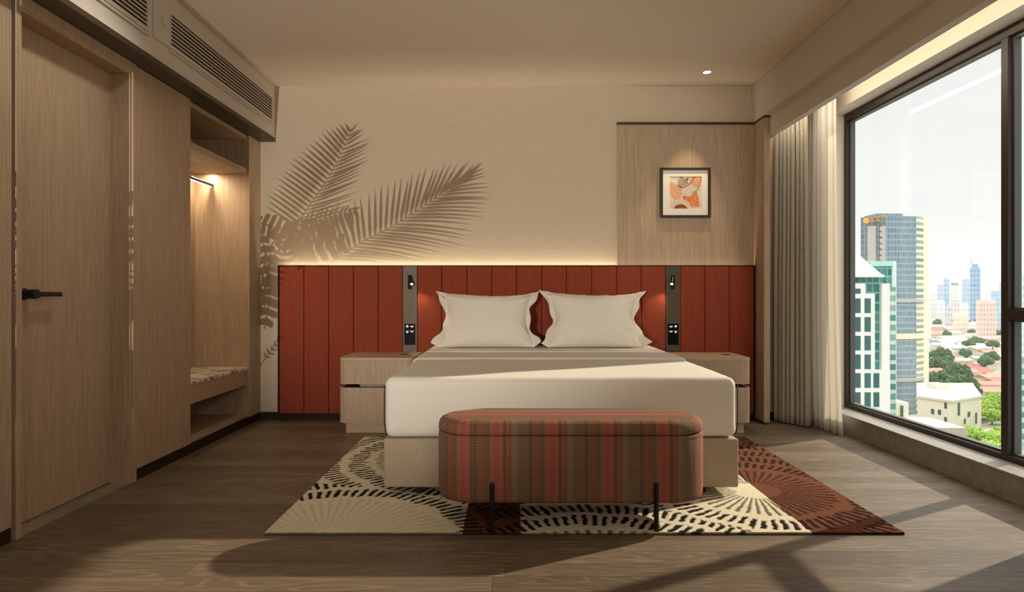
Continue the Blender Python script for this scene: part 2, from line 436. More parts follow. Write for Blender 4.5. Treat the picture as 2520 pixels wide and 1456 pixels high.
# rose, neck and lever
hh = MB().cyl((-2.1312, HYc, hz), (-2.1265, HYc, hz), .0265, .0225, n=32)
hdl = hh.build('door_handle', BLACK, door, angle=40)
hn = MB().cyl((-2.1265, HYc, hz), (-2.074, HYc, hz), .021, n=32)
hn.build('neck', BLACK, hdl, angle=40)
MB().bbox(-2.094, -2.076, HYc + .005, HYc + .158, hz - .0105, hz + .0105, .004, 3).build('lever', BLACK, hdl, angle=40)
# jamb lining, frame and architrave
mb = MB()
mb.box(-2.14, -2.028, 3.283, 3.30, 0.0, 2.198).box(-2.14, -2.028, 2.54, 2.557, 0, 2.198).box(-2.14, -2.028, 2.557, 3.283, 2.182, 2.198)
struct(mb, 'trim_6', OAK, 'oak door lining around the recessed door', cat='trim')
mb = MB()
mb.bbox(-2.14, -2.020, 3.300, 3.330, 0, 2.248, .0015).bbox(-2.14, -2.025, 2.524, 2.544, 0, 2.248, .0015).bbox(-2.14, -2.020, 2.544, 3.300, 2.198, 2.248, .0015)
struct(mb, 'trim_7', OAK, 'slim oak architrave framing the door', cat='trim')
struct(MB().box(-2.14, -2.03, 2.557, 3.283, 0, .004), 'trim_8', THRESH, 'grey veined marble threshold under the door', cat='threshold')

# ------------------------------------------------------------------ wardrobe and open niche
NY0, NY1 = 3.907, 4.790
wr = thing('wardrobe', 'tall oak wardrobe with two plain doors beside the entrance door', 'wardrobe', (-2.3, 3.62, 0))
MB().box(-2.62, -2.05, 3.332, 3.905, 0.06, 2.247).build('carcass', OAK, wr)
MB().bbox(-2.048, XL, 3.332, 3.5365, 0.062, 2.247, .001).build('door', OAK, wr)
MB().bbox(-2.048, XL, 3.5395, NY0 - .002, 0.062, 2.247, .001).build('door', OAK, wr)
MB().box(-2.62, XL - .004, 3.332, NY0 - .002, 0, 0.058).build('plinth', SKIRT, wr)
ni = thing('luggage_niche', 'open oak niche with shelf and low bench next to the wardrobe', 'cabinet', (-2.3, 4.35, 0))
MB().box(-2.62, -2.45, NY0, NY1, 0.06, 2.247).build('back_panel', OAK, ni)
MB().box(-2.62, -2.029, NY1, NY1 + .02, 0.06, 2.247).build('side_panel', OAK, ni)
MB().bbox(-2.62, XL, NY1 + .02, YB - .001, 0.06, 2.247, .001).build('pilaster', OAK, ni)
MB().bbox(-2.45, -2.05, NY0, NY1, 2.2135, 2.247, .001).build('top_panel', OAK_Y, ni)
MB().bbox(-2.45, -2.05, NY0, NY1, 1.948, 1.989, .001).build('shelf', OAK_Y, ni)
MB().bbox(-2.45, -2.05, NY0, NY1, .307, .427, .001).build('drawer', OAK, ni)
MB().bbox(-2.45, -2.04, NY0, NY1, .062, .081, .001).build('bottom_panel', OAK_Y, ni)
MB().box(-2.62, XL - .004, NY0, YB - .001, 0, 0.06).build('plinth', SKIRT, ni)
o = MB().bbox(-2.449, -2.046, NY0 + .001, NY1 - .001, .4272, .449, .002).build('marble_slab', MARBLE)
tag(o, 'white marble slab with dark veins on the low niche bench', 'slab')
rl = thing('rail_light', 'thin black hanging rail with a light strip under the niche shelf', 'rail light', (-2.319, 4.35, 1.853))
MB().cyl((-2.319, NY0 + .001, 1.858), (-2.319, NY1 - .001, 1.858), .0125, n=20).build('rail', BLACK, rl, angle=40)
MB().box(-2.326, -2.312, NY0 + .02, NY1 - .02, 1.8425, 1.847).build('light_strip', emit('led_strip_white', (1, .86, .66, 1), 9), rl)
light('rail_light_glow', 'AREA', (-2.319, 4.35, 1.838), 7.0, (1, .80, .55), (0, 0.25, -1), shape='RECTANGLE', size=.02, size_y=.85)

# air vents on the bulkhead front (X = -1.915)
def vent(label, y0, y1, z0, z1):
    v = thing('air_vent', label, 'air vent', (-1.915, (y0 + y1) / 2, z0), group='air vents in the bulkhead')
    X0 = -1.915
    mb = MB(); t = .012
    mb.box(X0, X0 + .008, y0 - t, y0, z0 - t, z1 + t).box(X0, X0 + .008, y1, y1 + t, z0 - t, z1 + t).box(X0, X0 + .008, y0, y1, z0 - t, z0).box(X0, X0 + .008, y0, y1, z1, z1 + t)
    mb.bbox(X0, X0 + .012, y0 - t, y1 + t, z0 - .034, z0 - .02, .003)
    mb.build('frame', BULK, v)
    MB().box(X0, X0 + .001, y0, y1, z0, z1).build('backing', plain('vent_dark', rgb(64, 54, 42), .9), v)
    n = 8
    for i in range(n):
        z = z0 + (i + .5) * (z1 - z0) / n
        MB().prism([(X0 + .001, z + .004), (X0 + .007, z - .004), (X0 + .007, z - .0105), (X0 + .001, z - .0025)], 'y', y0, y1).build('slat', BULK, v)
def bz(px, py): # point on the bulkhead face
    k = (px - CX) / -1.915; return F / k, EYE + (CY - py) / k
ya, zt = bz(418.5, 37); yb_, zb = bz(668, 297)
zt = EYE + (CY - 37) / ((418.5 - CX) / -1.915)
vent('long white louvre air vent at the bed end of the bulkhead', ya, yb_, zb, 2.585)
y2 = bz(360, 0)[0]
vent('white louvre air vent above the entrance door', y2 - 1.15, y2, zb, 2.585)
print('vent', ya, yb_, zt, zb, y2)
ap = MB().bbox(-1.915, -1.907, bz(372, 0)[0] + .012, ya - .016, zb - .015, 2.60, .002).build('access_panel', BULK)
tag(ap, 'plain white access panel between the two air vents', 'panel')
sy, sz = bz(397, 52)
sn = MB().cyl((-1.907, sy, sz), (-1.893, sy, sz), .022, .020, n=28).build('ceiling_sensor', BULK, angle=40)
tag(sn, 'small round white sensor on the panel between the vents', 'sensor')

# ------------------------------------------------------------------ headboard
HF = 4.93
def hx(px): return (px - CX) * HF / F
HXL, HXR, HZ = hx(685), 1.966, EYE + (CY - 652) * HF / F
hd = thing('headboard', 'wide terracotta channel upholstered headboard with bronze edging', 'headboard', (.05, 4.96, 0))
seamsL = [687.5, 748, 809, 870, 931, 991]; seamsM = [1027, 1087, 1149, 1210, 1271, 1333, 1394, 1456, 1517, 1578, 1638]; seamsR = [1674, 1734, 1795, 1855]
for ss in (seamsL, seamsM, seamsR):
    for a, b_ in zip(ss[:-1], ss[1:]):
        mb = MB(); x0, x1 = hx(a) + .0012, hx(b_) - .0012
        if b_ == 1855: x1 = hx(1855)
        mb.rgrid(x0, x1, HF - .006, HF + .022, .060, HZ - .008, .0095, (4, 1, 2), 4)
        mb.build('cushion_panel', RED, hd, smooth=True)
mb = MB().box(HXL, HXR, HF + .010, HF + .0295, 0.06, HZ - .008)
mb.build('backing_board', DARKGAP, hd)
MB().box(HXL - .002, HXR, HF - .006, HF + .03, HZ - .007, HZ).box(HXL - .004, HXL + .002, HF - .006, HF + .03, 0.06, HZ).build('edge_trim', BRONZE, hd)
MB().box(HXL, HXR, HF + .0298, YB - .001, .06, HZ - .09).build('batten', BRONZE, hd)
MB().box(HXL - .004, HXR, HF + .02, YB - .001, 0, .06).build('plinth', SKIRT, hd)
for a, b_ in ((991.5, 1026.5), (1638.5, 1673.5)):
    MB().bbox(hx(a), hx(b_), HF - .004, HF + .0095, .06, HZ - .008, .001).build('metal_strip', STRIPM, hd)
MB().box(HXL + .02, HXR - .02, HF + .040, HF + .048, HZ - .09, HZ - .082).build('light_strip', emit('led_strip_warm', (1, .76, .46, 1), 4), hd)
light('headboard_glow', 'AREA', (.05, 4.977, HZ - .06), 10, (1, .83, .60), (0, .12, 1), shape='RECTANGLE', size=3.7, size_y=.025)

# baseboard on the back wall at the left
struct(MB().box(XL + .001, HXL - .006, YB - .012, YB, 0, .06), 'baseboard_back', SKIRT, 'dark baseboard between niche and headboard')

# reading lamps and switch panels in the metal strips
for side, pxa, pxb, lx, dirx, whr in ((-1, 1003.9, 1014.5, 1009, 1, 'left'), (1, 1650.3, 1660.6, 1656, -1, 'right')):
    strip = 'bronze strip over the left nightstand' if side < 0 else 'bronze strip over the right nightstand'
    a = hx(pxa); b_ = hx(pxb)
    z1, z0 = EYE + (CY - 676.3) * HF / F, EYE + (CY - 711.5) * HF / F
    rd = thing('reading_lamp', 'small black swivel reading lamp in the ' + strip, 'lamp', ((a + b_) / 2, HF, z0), group='reading lamps beside the bed')
    MB().box(a, b_, HF - .0052, HF - .004, z0, z1).build('recess_plate', DARKGAP, rd)
    p0 = Vector((hx(lx), HF - .006, EYE + (CY - 681) * HF / F))
    p1 = p0 + Vector((dirx * .022, -.045, -.058))
    d = (p1 - p0).normalized()
    MB().cyl(p0, p0 + d * .012, .006, n=14).cyl(p0 + d * .006, p1, .0125, .0135, n=24).build('lamp_head', BLACK if side < 0 else plain('dark_chrome', rgb(60, 52, 44), .25, .8), rd, angle=40)
    MB().cyl(p1 - d * .002, p1 + d * .001, .0112, n=24).build('lens', emit('lens_white', (1, .93, .82, 1), 8), rd)
    light('reading_glow', 'SPOT', p1 + d * .004, 5.0, (1, .78, .52), (dirx * .40, -.06, -.70), spot_size=math.radians(75), spot_blend=.7, shadow_soft_size=.012)
    # switch panel
    sx0, sx1 = (995.5, 1022) if side < 0 else (1643, 1669.6)
    a, b_ = hx(sx0), hx(sx1); zz1, zz0 = EYE + (CY - 796) * HF / F, EYE + (CY - 848) * HF / F
    sp = thing('switch_panel', 'black touch switch panel low in the ' + strip, 'switch', ((a + b_) / 2, HF, zz0), group='switch panels beside the bed')
    FP = HF - .0075
    MB().bbox(a, b_, FP, HF - .004, zz0, zz1, .0008).build('plate', plain('gloss_black', rgb(8, 8, 8), .5, spec=.1), sp)
    wi = emit('switch_mark_white', (1, 1, 1, 1), .35)
    u = (b_ - a) / 26.5; IC = []
    def ic(x, y): return (a + x * u, zz1 - y * u)
    flip = (lambda x: x) if side < 0 else (lambda x: 26.5 - x)
    def bar(x0, x1, y0, y1):
        xa, xb = sorted((flip(x0), flip(x1))); p = ic(xa, y1); q = ic(xb, y0)
        IC.append(MB().box(p[0], q[0], FP - .0006, FP, p[1], q[1]))
    def tri(cx, y0, y1, up):
        c = flip(cx); h = 3.2
        P = [ic(c - h, y1), ic(c + h, y1), ic(c, y0)] if up else [ic(c - h, y0), ic(c, y1), ic(c + h, y0)]
        IC.append(MB().prism(P, 'y', FP - .0006, FP))
    tri(7.2, 3.0, 5.6, True); bar(3.5, 10.9, 5.9, 7.4); bar(5.6, 8.8, 8.0, 9.4)
    bar(14.6, 22.6, 5.4, 7.2); bar(16, 21.4, 8.2, 9.2)
    bar(3.7, 10.7, 17.4, 18.9); bar(5.4, 9.0, 19.4, 20.6); tri(7.2, 21.0, 23.4, False)
    bar(14.2, 23.2, 17.4, 18.6); bar(15.6, 21.8, 19.6, 21.0)
    for m_ in IC: m_.build('icon_mark', wi, sp)

# ------------------------------------------------------------------ wood panel, partition, picture
PXL = (1519 - CX) * 4.98 / F
pn = thing('wall_panel', 'oak veneer wall panel with bronze cap behind the framed picture', 'wall panel', (1.4, 4.99, 1.26))
MB().bbox(PXL, 1.967, 4.98, YB - .001, HZ - .085, 2.385, .001).build('panel', OAK, pn)
MB().box(PXL - .003, 1.967, 4.968, YB - .001, 2.3855, 2.402).build('cap', BRONZE, pn)
pr = thing('partition', 'narrow oak partition standing between headboard and curtain', 'partition', (1.993, 4.89, 0))
MB().bbox(1.968, 2.0145, 4.78, YB - .001, .020, 2.385, .001).build('panel', OAK, pr)
MB().box(1.9675, 2.0148, 4.772, YB - .001, 2.3855, 2.3995).build('cap', BRONZE, pr)
MB().box(1.970, 2.012, 4.784, YB - .001, 0, .0195).build('plinth', BRONZE, pr)

pc = thing('framed_picture', 'square framed picture of orange ginkgo leaves on the oak panel', 'picture', (1.4, 4.95, 1.63))
px0, px1 = (1625.5 - CX) * 4.95 / F, (1749 - CX) * 4.95 / F
pz1, pz0 = EYE + (CY - 412) * 4.95 / F, EYE + (CY - 535) * 4.95 / F
t = .0195
mb = MB()
mb.bbox(px0, px0 + t, 4.95, 4.979, pz0, pz1, .001).bbox(px1 - t, px1, 4.95, 4.979, pz0, pz1, .001)
mb.bbox(px0 + t, px1 - t, 4.95, 4.979, pz0, pz0 + t, .001).bbox(px0 + t, px1 - t, 4.95, 4.979, pz1 - t, pz1, .001)
mb.build('frame', plain('black_frame', rgb(44, 36, 28), .5), pc)
ax0, ax1 = (1648 - CX) * 4.963 / F, (1727 - CX) * 4.963 / F
az1, az0 = EYE + (CY - 434) * 4.963 / F, EYE + (CY - 513) * 4.963 / F
mb = MB()
mb.box(px0 + t, ax0, 4.962, 4.966, pz0 + t, pz1 - t).box(ax1, px1 - t, 4.962, 4.966, pz0 + t, pz1 - t).box(ax0, ax1, 4.962, 4.966, pz0 + t, az0).box(ax0, ax1, 4.962, 4.966, az1, pz1 - t)
mb.build('mat_board', plain('mat_white', rgb(236, 228, 214), .9), pc)
art = MB().box(ax0, ax1, 4.9665, 4.968, az0, az1).build('artwork', plain('art_paper', rgb(222, 212, 194), .9), pc)
def watercolor(name, ca, cb, cline, sc=60):
    m, nt, b = new_mat(name)
    c = coords(nt, (1, 1, 1)); n = tnoise(nt, c, sc, 4, .6, .3)
    nt.links.new(ramp(nt, n, [(.3, ca), (.7, cb)]), b.inputs['Base Color']); b.inputs['Roughness'].default_value = .9
    return m
WC = [watercolor('wash_peach', rgb(238, 186, 148), rgb(222, 148, 104), None), watercolor('wash_orange', rgb(240, 160, 106), rgb(214, 98, 58), None),
      watercolor('wash_grey', rgb(196, 178, 152), rgb(168, 146, 118), None), watercolor('wash_rust', rgb(170, 92, 58), rgb(112, 56, 36), None),
      watercolor('wash_pale', rgb(228, 214, 192), rgb(212, 190, 160), None)]
INK = plain('ink_line', rgb(70, 44, 30), .9)
AS = (ax1 - ax0)
def A(u, v, lay): return (ax0 + max(0.002, min(.998, u)) * AS, 4.9664 - lay * .00025, az0 + max(.002, min(.998, v)) * AS)
def fan(cu, cv, ang, spread, R, mi, lay, stem=None, waves=9, r0=.06):
    """ginkgo leaf: wedge with a scalloped outer edge"""
    n = 120; pts = []
    for i in range(n + 1):
        a = ang - spread / 2 + spread * i / n
        r = R * (1 + .035 * math.cos(waves * 2 * PI * i / n) - .06 * abs(i / n - .5) ** 2 * 4)
        pts.append((cu + r * math.cos(a), cv + r * math.sin(a)))
    inner = [(cu + R * .12 * math.cos(ang + s_ * spread * .25), cv + R * .12 * math.sin(ang + s_ * spread * .25)) for s_ in (1, -1)]
    poly = [A(u, v, lay) for u, v in pts] + [A(u, v, lay) for u, v in inner]
    mb = MB(); c = mb.bm.verts.new(A(cu + R * .1 * math.cos(ang), cv + R * .1 * math.sin(ang), lay))
    vs = [mb.bm.verts.new(p) for p in poly]
    for i in range(len(vs)): mb.bm.faces.new((c, vs[i], vs[(i + 1) % len(vs)]))
    lf = mb.build('painted_leaf', WC[mi], art)
    # veins
    mb = MB(); cnt = 12
    for i in range(cnt + 1):
        a = ang - spread / 2 + spread * i / cnt
        edge = i in (0, cnt)
        w = .0009 if not edge else .0018
        r1, r2 = R * .15, R * (.95 if not edge else .93)
        p, q = (cu + r1 * math.cos(a), cv + r1 * math.sin(a)), (cu + r2 * math.cos(a), cv + r2 * math.sin(a))
        nx, ny = -math.sin(a) * w, math.cos(a) * w
        mb.poly([A(p[0] + nx, p[1] + ny, lay + .5), A(q[0] + nx, q[1] + ny, lay + .5), A(q[0] - nx, q[1] - ny, lay + .5), A(p[0] - nx, p[1] - ny, lay + .5)])
    mb.build('vein_lines', INK if mi in (2, 4) else WC[3], art)
def stem(pts, lay, w=.006):
    mb = MB()
    for (a, b_) in zip(pts[:-1], pts[1:]):
        d = Vector((b_[0] - a[0], b_[1] - a[1])); nrm = Vector((-d.y, d.x)).normalized() * w
        mb.poly([A(a[0] + nrm.x, a[1] + nrm.y, lay), A(b_[0] + nrm.x, b_[1] + nrm.y, lay), A(b_[0] - nrm.x, b_[1] - nrm.y, lay), A(a[0] - nrm.x, a[1] - nrm.y, lay)])
    mb.build('painted_stem', INK, art)
fan(.85, .62, PI * .5, 1.5, .40, 0, 1); fan(.62, .99, PI * 1.25, .5, .2, 3, 2)
fan(.47, .66, PI * 1.14, 1.55, .50, 0, 3); fan(.62, .80, PI * .93, 1.3, .36, 2, 4)
fan(.62, .84, PI * 1.52, 1.7, .42, 4, 5); fan(.85, .57, PI * 1.39, 1.05, .53, 1, 6)
fan(.33, -.1, PI * .5, 2.6, .40, 4, 7, waves=14); fan(.34, -.12, PI * .5, 2.4, .26, 3, 8, waves=12); fan(.40, .42, PI * 1.75, 1.1, .28, 1, 4)
stem([(.78, .998), (.70, .86), (.58, .74), (.45, .66), (.34, .68), (.24, .74)], 9, .008); stem([(.97, .90), (.95, .78), (.91, .66), (.85, .56), (.70, .49)], 9, .006)

# ceiling downlight over the picture
dl = thing('downlight', 'small round recessed downlight in the ceiling over the picture', 'downlight', (1.494, 4.68, ZC))
n = 32
mb = MB()
for i in range(n):
    a0, a1 = 2 * PI * i / n, 2 * PI * (i + 1) / n
    def R(r, a, z): return (1.494 + r * math.cos(a), 4.68 + r * math.sin(a), z)
    mb.poly([R(.040, a0, ZC - .001), R(.040, a1, ZC - .001), R(.036, a1, ZC - .004), R(.036, a0, ZC - .004)])
    mb.poly([R(.036, a0, ZC - .004), R(.036, a1, ZC - .004), R(.029, a1, ZC - .0015), R(.029, a0, ZC - .0015)])
mb.build('ring', plain('downlight_ring', rgb(190, 172, 144), .6), dl, smooth=True)
MB().cyl((1.494, 4.68, ZC - .0018), (1.494, 4.68, ZC - .0004), .029, n=32).build('lens', emit('downlight_lens', (1, .95, .86, 1), 9), dl)
light('downlight_beam', 'SPOT', (1.494, 4.68, ZC - .012), 36, (1, .78, .5), (-.10, .155, -1), spot_size=math.radians(46), spot_blend=.55, shadow_soft_size=.025)

# ------------------------------------------------------------------ nightstands
def rounded_rect(x0, x1, y0, y1, r, n=8):
    """plan outline, front corners (y0) rounded"""
    pts = [(x1, y1), (x0, y1)]
    pts += [(x0 + r - r * math.cos(PI / 2 * i / n), y0 + r - r * math.sin(PI / 2 * i / n)) for i in range(n + 1)]
    pts += [(x1 - r + r * math.sin(PI / 2 * i / n), y0 + r - r * math.cos(PI / 2 * i / n)) for i in range(n + 1)]
    return pts
def nightstand(x0, x1, gx, label):
    y0, y1 = 4.478, HF - .008
    t = thing('nightstand', label, 'nightstand', ((x0 + x1) / 2, 4.7, 0), group='nightstands beside the bed')
    MB().prism(rounded_rect(x0, x1, y0, y1, .05), 'z', .529, .551).build('top', OAK_X, t, angle=30)
    MB().prism(rounded_rect(x0 + .0005, x1 - .0005, y0 + .0005, y1, .05), 'z', .3596, .5275).build('upper_drawer', OAK, t, angle=30)
    # lower open drawer: walls and floor
    w = .016
    out = rounded_rect(x0, x1, y0, y1, .05); inn = rounded_rect(x0 + w, x1 - w, y0 + w, y1 - w, .036)
    mb = MB(); bm = mb.bm
    ring = lambda P, z: [bm.verts.new((p[0], p[1], z)) for p in P]
    zb, zt, zi = .077, .334, .20
    a, b_, c, d = ring(out, zb), ring(out, zt), ring(inn, zt), ring(inn, zi)
    nn = len(out)
    for i in range(nn):
        j = (i + 1) % nn
        bm.faces.new((a[i], a[j], b_[j], b_[i])); bm.faces.new((b_[i], b_[j], c[j], c[i])); bm.faces.new((c[i], c[j], d[j], d[i]))
    bm.faces.new(a); bm.faces.new(d)
    mb.build('lower_drawer', OAK, t, angle=30)
    MB().box(x0 + .10, x1 - .10, y1 - .20, y1 - .0175, .2005, .359).build('spine', OAK, t)
    MB().box(x0 + .047, x1 - .047, y0 + .03, y1, 0, .0765).build('plinth', OAK_X, t)
    MB().cyl((gx, 4.727, .5512), (gx, 4.727, .5525), .033, n=32).build('grommet', BLACK, t)
nightstand(-1.250, -.705, -.809, 'oak nightstand with rounded front left of the bed')
nightstand(1.211, 1.756, 1.653, 'oak nightstand with rounded front right of the bed')

# ------------------------------------------------------------------ bed
RUGT = .012
bed = thing('bed', 'large bed with beige boucle base and white mattress on the rug', 'bed', (.253, 4.0, 0))
BX0, BX1, BY0, BY1 = -.629, 1.134, 3.056, 4.915
MB().rgrid(BX0, BX1, BY0, BY1, .049, .2915, .012, (4, 4, 2), 3).build('base', BOUCLE, bed, smooth=True)
for x in (BX0 + .165, BX1 - .165):
    MB().bbox(x - .015, x + .015, 3.10, 3.13, RUGT, .0485, .002).build('foot', BLACK, bed)
    MB().bbox(x - .015, x + .015, 4.72, 4.75, 0, .0485, .002).build('foot', BLACK, bed)
mt = MB().rgrid(BX0 + .012, BX1 - .012, BY0 + .012, BY1, .292, .586, .04, (8, 10, 4), 5).build('mattress', LINEN, bed, smooth=True)

def wrinkle(o, amp, sc, seed=0, axis=None):
    for v in o.data.vertices:
        p = v.co
        d = noise.noise(Vector((p.x * sc[0] + seed, p.y * sc[1], p.z * sc[2]))) * amp
        v.co += Vector(v.normal if axis is None else axis) * d
# duvet: tucked cover over front and sides
dv = thing('duvet', 'smooth white duvet covering the bed down to its base', 'duvet', (.253, 3.7, .3))
mb = MB().rgrid(BX0 + .003, BX1 - .004, BY0 + .002, 4.36, .2935, .594, .042, (60, 46, 14), 7)
mb.open_shell(.30, 4.35)
cv = mb.build('cover', LINEN, dv, smooth=True)
wrinkle(cv, .004, (2.2, 2.6, 2.5), 3); wrinkle(cv, .0015, (3, 16, 4), 9)
# folded-back band at the head end
mb = MB().rgrid(BX0 - .006, BX1 + .005, 3.93, 4.380, .43, .6055, .045, (60, 14, 6), 7)
mb.open_shell(.435, 5)
fb = mb.build('turned_back_edge', LINEN, dv, smooth=True)
wrinkle(fb, .003, (3, 7, 3), 21)
sh = MB().rgrid(BX0 + .004, BX1 - .005, 4.392, BY1 + .004, .44, .609, .04, (40, 8, 4), 7).open_shell(.445, 9).build('top_sheet', LINEN, bed, smooth=True)
wrinkle(sh, .002, (4, 9, 3), 40)
PIPE = plain('dark_piping', rgb(28, 32, 36), .7)
for sx, x in ((-1, BX0 + .0065), (1, BX1 - .0075)):
    mb = MB()
    pts = []
    for i in range(15):
        z = .555 - (.555 - .31) * i / 14
        pts.append((x + sx * (.0055 - .010 * max(0, (i - 10) / 4) ** 2), BY0 + .014, z))
    mb.tube(pts, .0028, 8); mb.build('piping', PIPE, dv, smooth=True)

def pillow(cx, W, H, label, seed, flipx=1):
    nu, nv = 116, 76
    T = .105
    mb = MB(); bm = mb.bm
    tilt = math.radians(24)
    base = Vector((cx, 4.63, .595))
    grids = []
    fl = .86
    for side in (1, -1):
        g = []
        for j in range(nv + 1):
            rowv = []
            for i in range(nu + 1):
                u = -1 + 2 * i / nu; v = -1 + 2 * j / nv
                au = abs(u)
                ub = min(1, au / fl)
                th = T * max(0, 1 - ub ** 2.6) ** .55 * max(0, 1 - abs(v) ** 3.0) ** .55
                x = W / 2 * u * (1 - .23 * (1 - abs(v) ** 1.5) * (au ** 1.5) + .012 * math.sin(7 * v + seed) * au * (1 - v * v))
                zc = -.22 * (1 + .25 * u) if v > 0 else -.045
                z = H / 2 * v * (1 + zc * (1 - abs(u) ** 2.2) * abs(v) ** 1.2)
                if v < 0: z = -H / 2 * (1 - (1 + v) ** 1.0) * (1 - .02 * (1 - u * u))
                # flange waves
                y = 0.0
                if au > fl:
                    e = (au - fl) / (1 - fl)
                    y += .022 * e * math.sin(5.2 * v + seed * 1.7 + (2 if u > 0 else 0)) - .012 * e
                    x += .010 * math.sin(9 * v + seed + u) * e
                    if v < -.55: y -= .05 * e * (-.55 - v); z += .05 * e * (-.55 - v) * 1.2
                # creases that run in from the corners
                w = 0
                for (cu, cvv) in ((-1, 1), (1, 1), (-1, -1), (1, -1)):
                    du, dvv = u - cu, v - cvv
                    r = math.hypot(du, dvv); a = math.atan2(dvv, du)
                    w += math.sin(a * 9 + seed * 2 + cu) * math.exp(-(r / .55) ** 2) * min(1, r * 3)
                w += .5 * noise.noise(Vector((u * 2.2 + seed, v * 2.2, side)))
                w += .8 * noise.noise(Vector((u * 9 + seed, v * 2.0, 3))) * max(0, v) ** 3
                for (cu, ang, st_) in ((-1, -.62, .16), (-1, -.95, -.10), (1, PI + .62, .15), (1, PI + .98, -.09), (-1, -.35, .06), (1, PI + .32, .07)):
                    du, dvv = (u - cu) * W / H, v - 1
                    al = du * math.cos(ang) + dvv * math.sin(ang); pe = -du * math.sin(ang) + dvv * math.cos(ang) + .04 * math.sin(al * 4 + seed)
                    if al > 0: w += st_ * 6 * math.exp(-(pe / (.05 + .07 * al)) ** 2) * math.exp(-(al / .75) ** 2) * min(1, al * 4)
                w += .7 * math.sin(u * 17 + seed * 3 + 2 * math.sin(u * 5)) * max(0, v - .35) ** 2
                th2 = th * (1 + .15 * w) if th > 0 else 0
                z += .006 * noise.noise(Vector((u * 6 + seed, 0, 1))) * (1 if v > .5 else 0) * (1 - u * u)
                for (cu, ang, amp_) in ((-1, -.70, .015), (-1, -1.02, -.007), (1, PI + .66, -.013), (1, PI + 1.0, .006), (-1, -.40, .006), (1, PI + .36, -.006)):
                    du, dvv = (u - cu) * W / H, v - 1
                    al = du * math.cos(ang) + dvv * math.sin(ang); pe = -du * math.sin(ang) + dvv * math.cos(ang) + .05 * math.sin(al * 3 + seed)
                    if al > 0: y += side * amp_ * math.tanh(pe / .035) * math.exp(-(al / .62) ** 2 - (pe / .30) ** 2) * min(1, al * 5)
                yy = y - side * (th2 + .0022)
                # sag: the belly sits lower
                zz = z + H / 2
                P = Vector((x, yy * math.cos(0), zz))
                P = Vector((P.x, P.y * math.cos(tilt) + P.z * math.sin(tilt), P.z * math.cos(tilt) - P.y * math.sin(tilt)))
                rowv.append(bm.verts.new(base + P))
            g.append(rowv)
        grids.append(g)
    for gi, g in enumerate(grids):
        for j in range(nv):
            for i in range(nu):
                q = (g[j][i], g[j][i + 1], g[j + 1][i + 1], g[j + 1][i])
                bm.faces.new(q if gi == 0 else q[::-1])
    A_, B_ = grids
    def rim(gr): return [gr[0][i] for i in range(nu)] + [gr[j][nu] for j in range(nv)] + [gr[nv][i] for i in range(nu, 0, -1)] + [gr[j][0] for j in range(nv, 0, -1)]
    ra, rb = rim(A_), rim(B_)
    for i in range(len(ra)):
        j = (i + 1) % len(ra); bm.faces.new((ra[i], rb[i], rb[j], ra[j]))
    zmin = min(v.co.z for v in bm.verts)
    bmesh.ops.translate(bm, verts=bm.verts[:], vec=(0, 0, .6115 - zmin))
    o = mb.build('pillow', LINEN, smooth=True)
    tag(o, label, 'pillow', 'pillows on the bed')
pillow(-.178, .83, .465, 'plump white pillow nearer the left nightstand', 1.0)
pillow(.640, .83, .47, 'plump white pillow nearer the right nightstand', 4.3)

# ------------------------------------------------------------------ bench
def stadium(x0, x1, y0, y1, n=20):
    r = (y1 - y0) / 2; cy = (y0 + y1) / 2; pts = []
    m = 24
    for i in range(m): pts.append((x0 + r + (x1 - x0 - 2 * r) * i / m, y0))
    for i in range(n): a = -PI / 2 + PI * i / n; pts.append((x1 - r + r * math.cos(a), cy + r * math.sin(a)))
    for i in range(m): pts.append((x1 - r - (x1 - x0 - 2 * r) * i / m, y1))
    for i in range(n): a = PI / 2 + PI * i / n; pts.append((x0 + r + r * math.cos(a), cy + r * math.sin(a)))
    return pts
def lofted(rings, x0, x1, y0, y1, name, parent, shift=0.0):
    mb = MB(); bm = mb.bm; uvl = bm.loops.layers.uv.new('cloth')
    base = stadium(x0, x1, y0, y1); arc = [0]
    for a, b_ in zip(base, base[1:] + base[:1]): arc.append(arc[-1] + math.dist(a, b_))
    R = []
    for (ins, z, mode) in rings:
        P = stadium(x0 + ins, x1 - ins, y0 + ins, y1 - ins)
        R.append(([bm.verts.new((p[0], p[1], z)) for p in P], P, z, mode))
    n = len(base)
    vd = [0]
    for (a, b_) in zip(rings[:-1], rings[1:]): vd.append(vd[-1] + math.hypot(a[0] - b_[0], a[1] - b_[1]))
    for ri in range(len(R) - 1):
        A_, PA, za, ma = R[ri]; B_, PB, zb, mb_ = R[ri + 1]
        for i in range(n):
            j = (i + 1) % n
            f = bm.faces.new((A_[i], A_[j], B_[j], B_[i]))
            for lp, (k, which) in zip(f.loops, ((i, 0), (i + 1, 0), (i + 1, 1), (i, 1))):
                P = (PA, PB)[which][k % n]
                if ma == 'top' and mb_ == 'top': lp[uvl].uv = (P[1] * 1.0 + .02, P[0])
                else: lp[uvl].uv = (arc[k] + shift, vd[ri + which])
    for (vs, P, z, mode), rev in ((R[0], True), (R[-1], False)):
        f = bm.faces.new(vs[::-1] if rev else vs)
        for lp in f.loops: lp[uvl].uv = (lp.vert.co.y + .02, lp.vert.co.x)
    return mb.build(name, BENCHM, parent, smooth=True)
BNX0, BNX1, BNY0, BNY1 = -.321, .857, 2.604, 2.93
bn = thing('bench', 'oval storage bench in pink and brown woven stripes at the bed foot', 'bench', (.268, 2.77, 0))
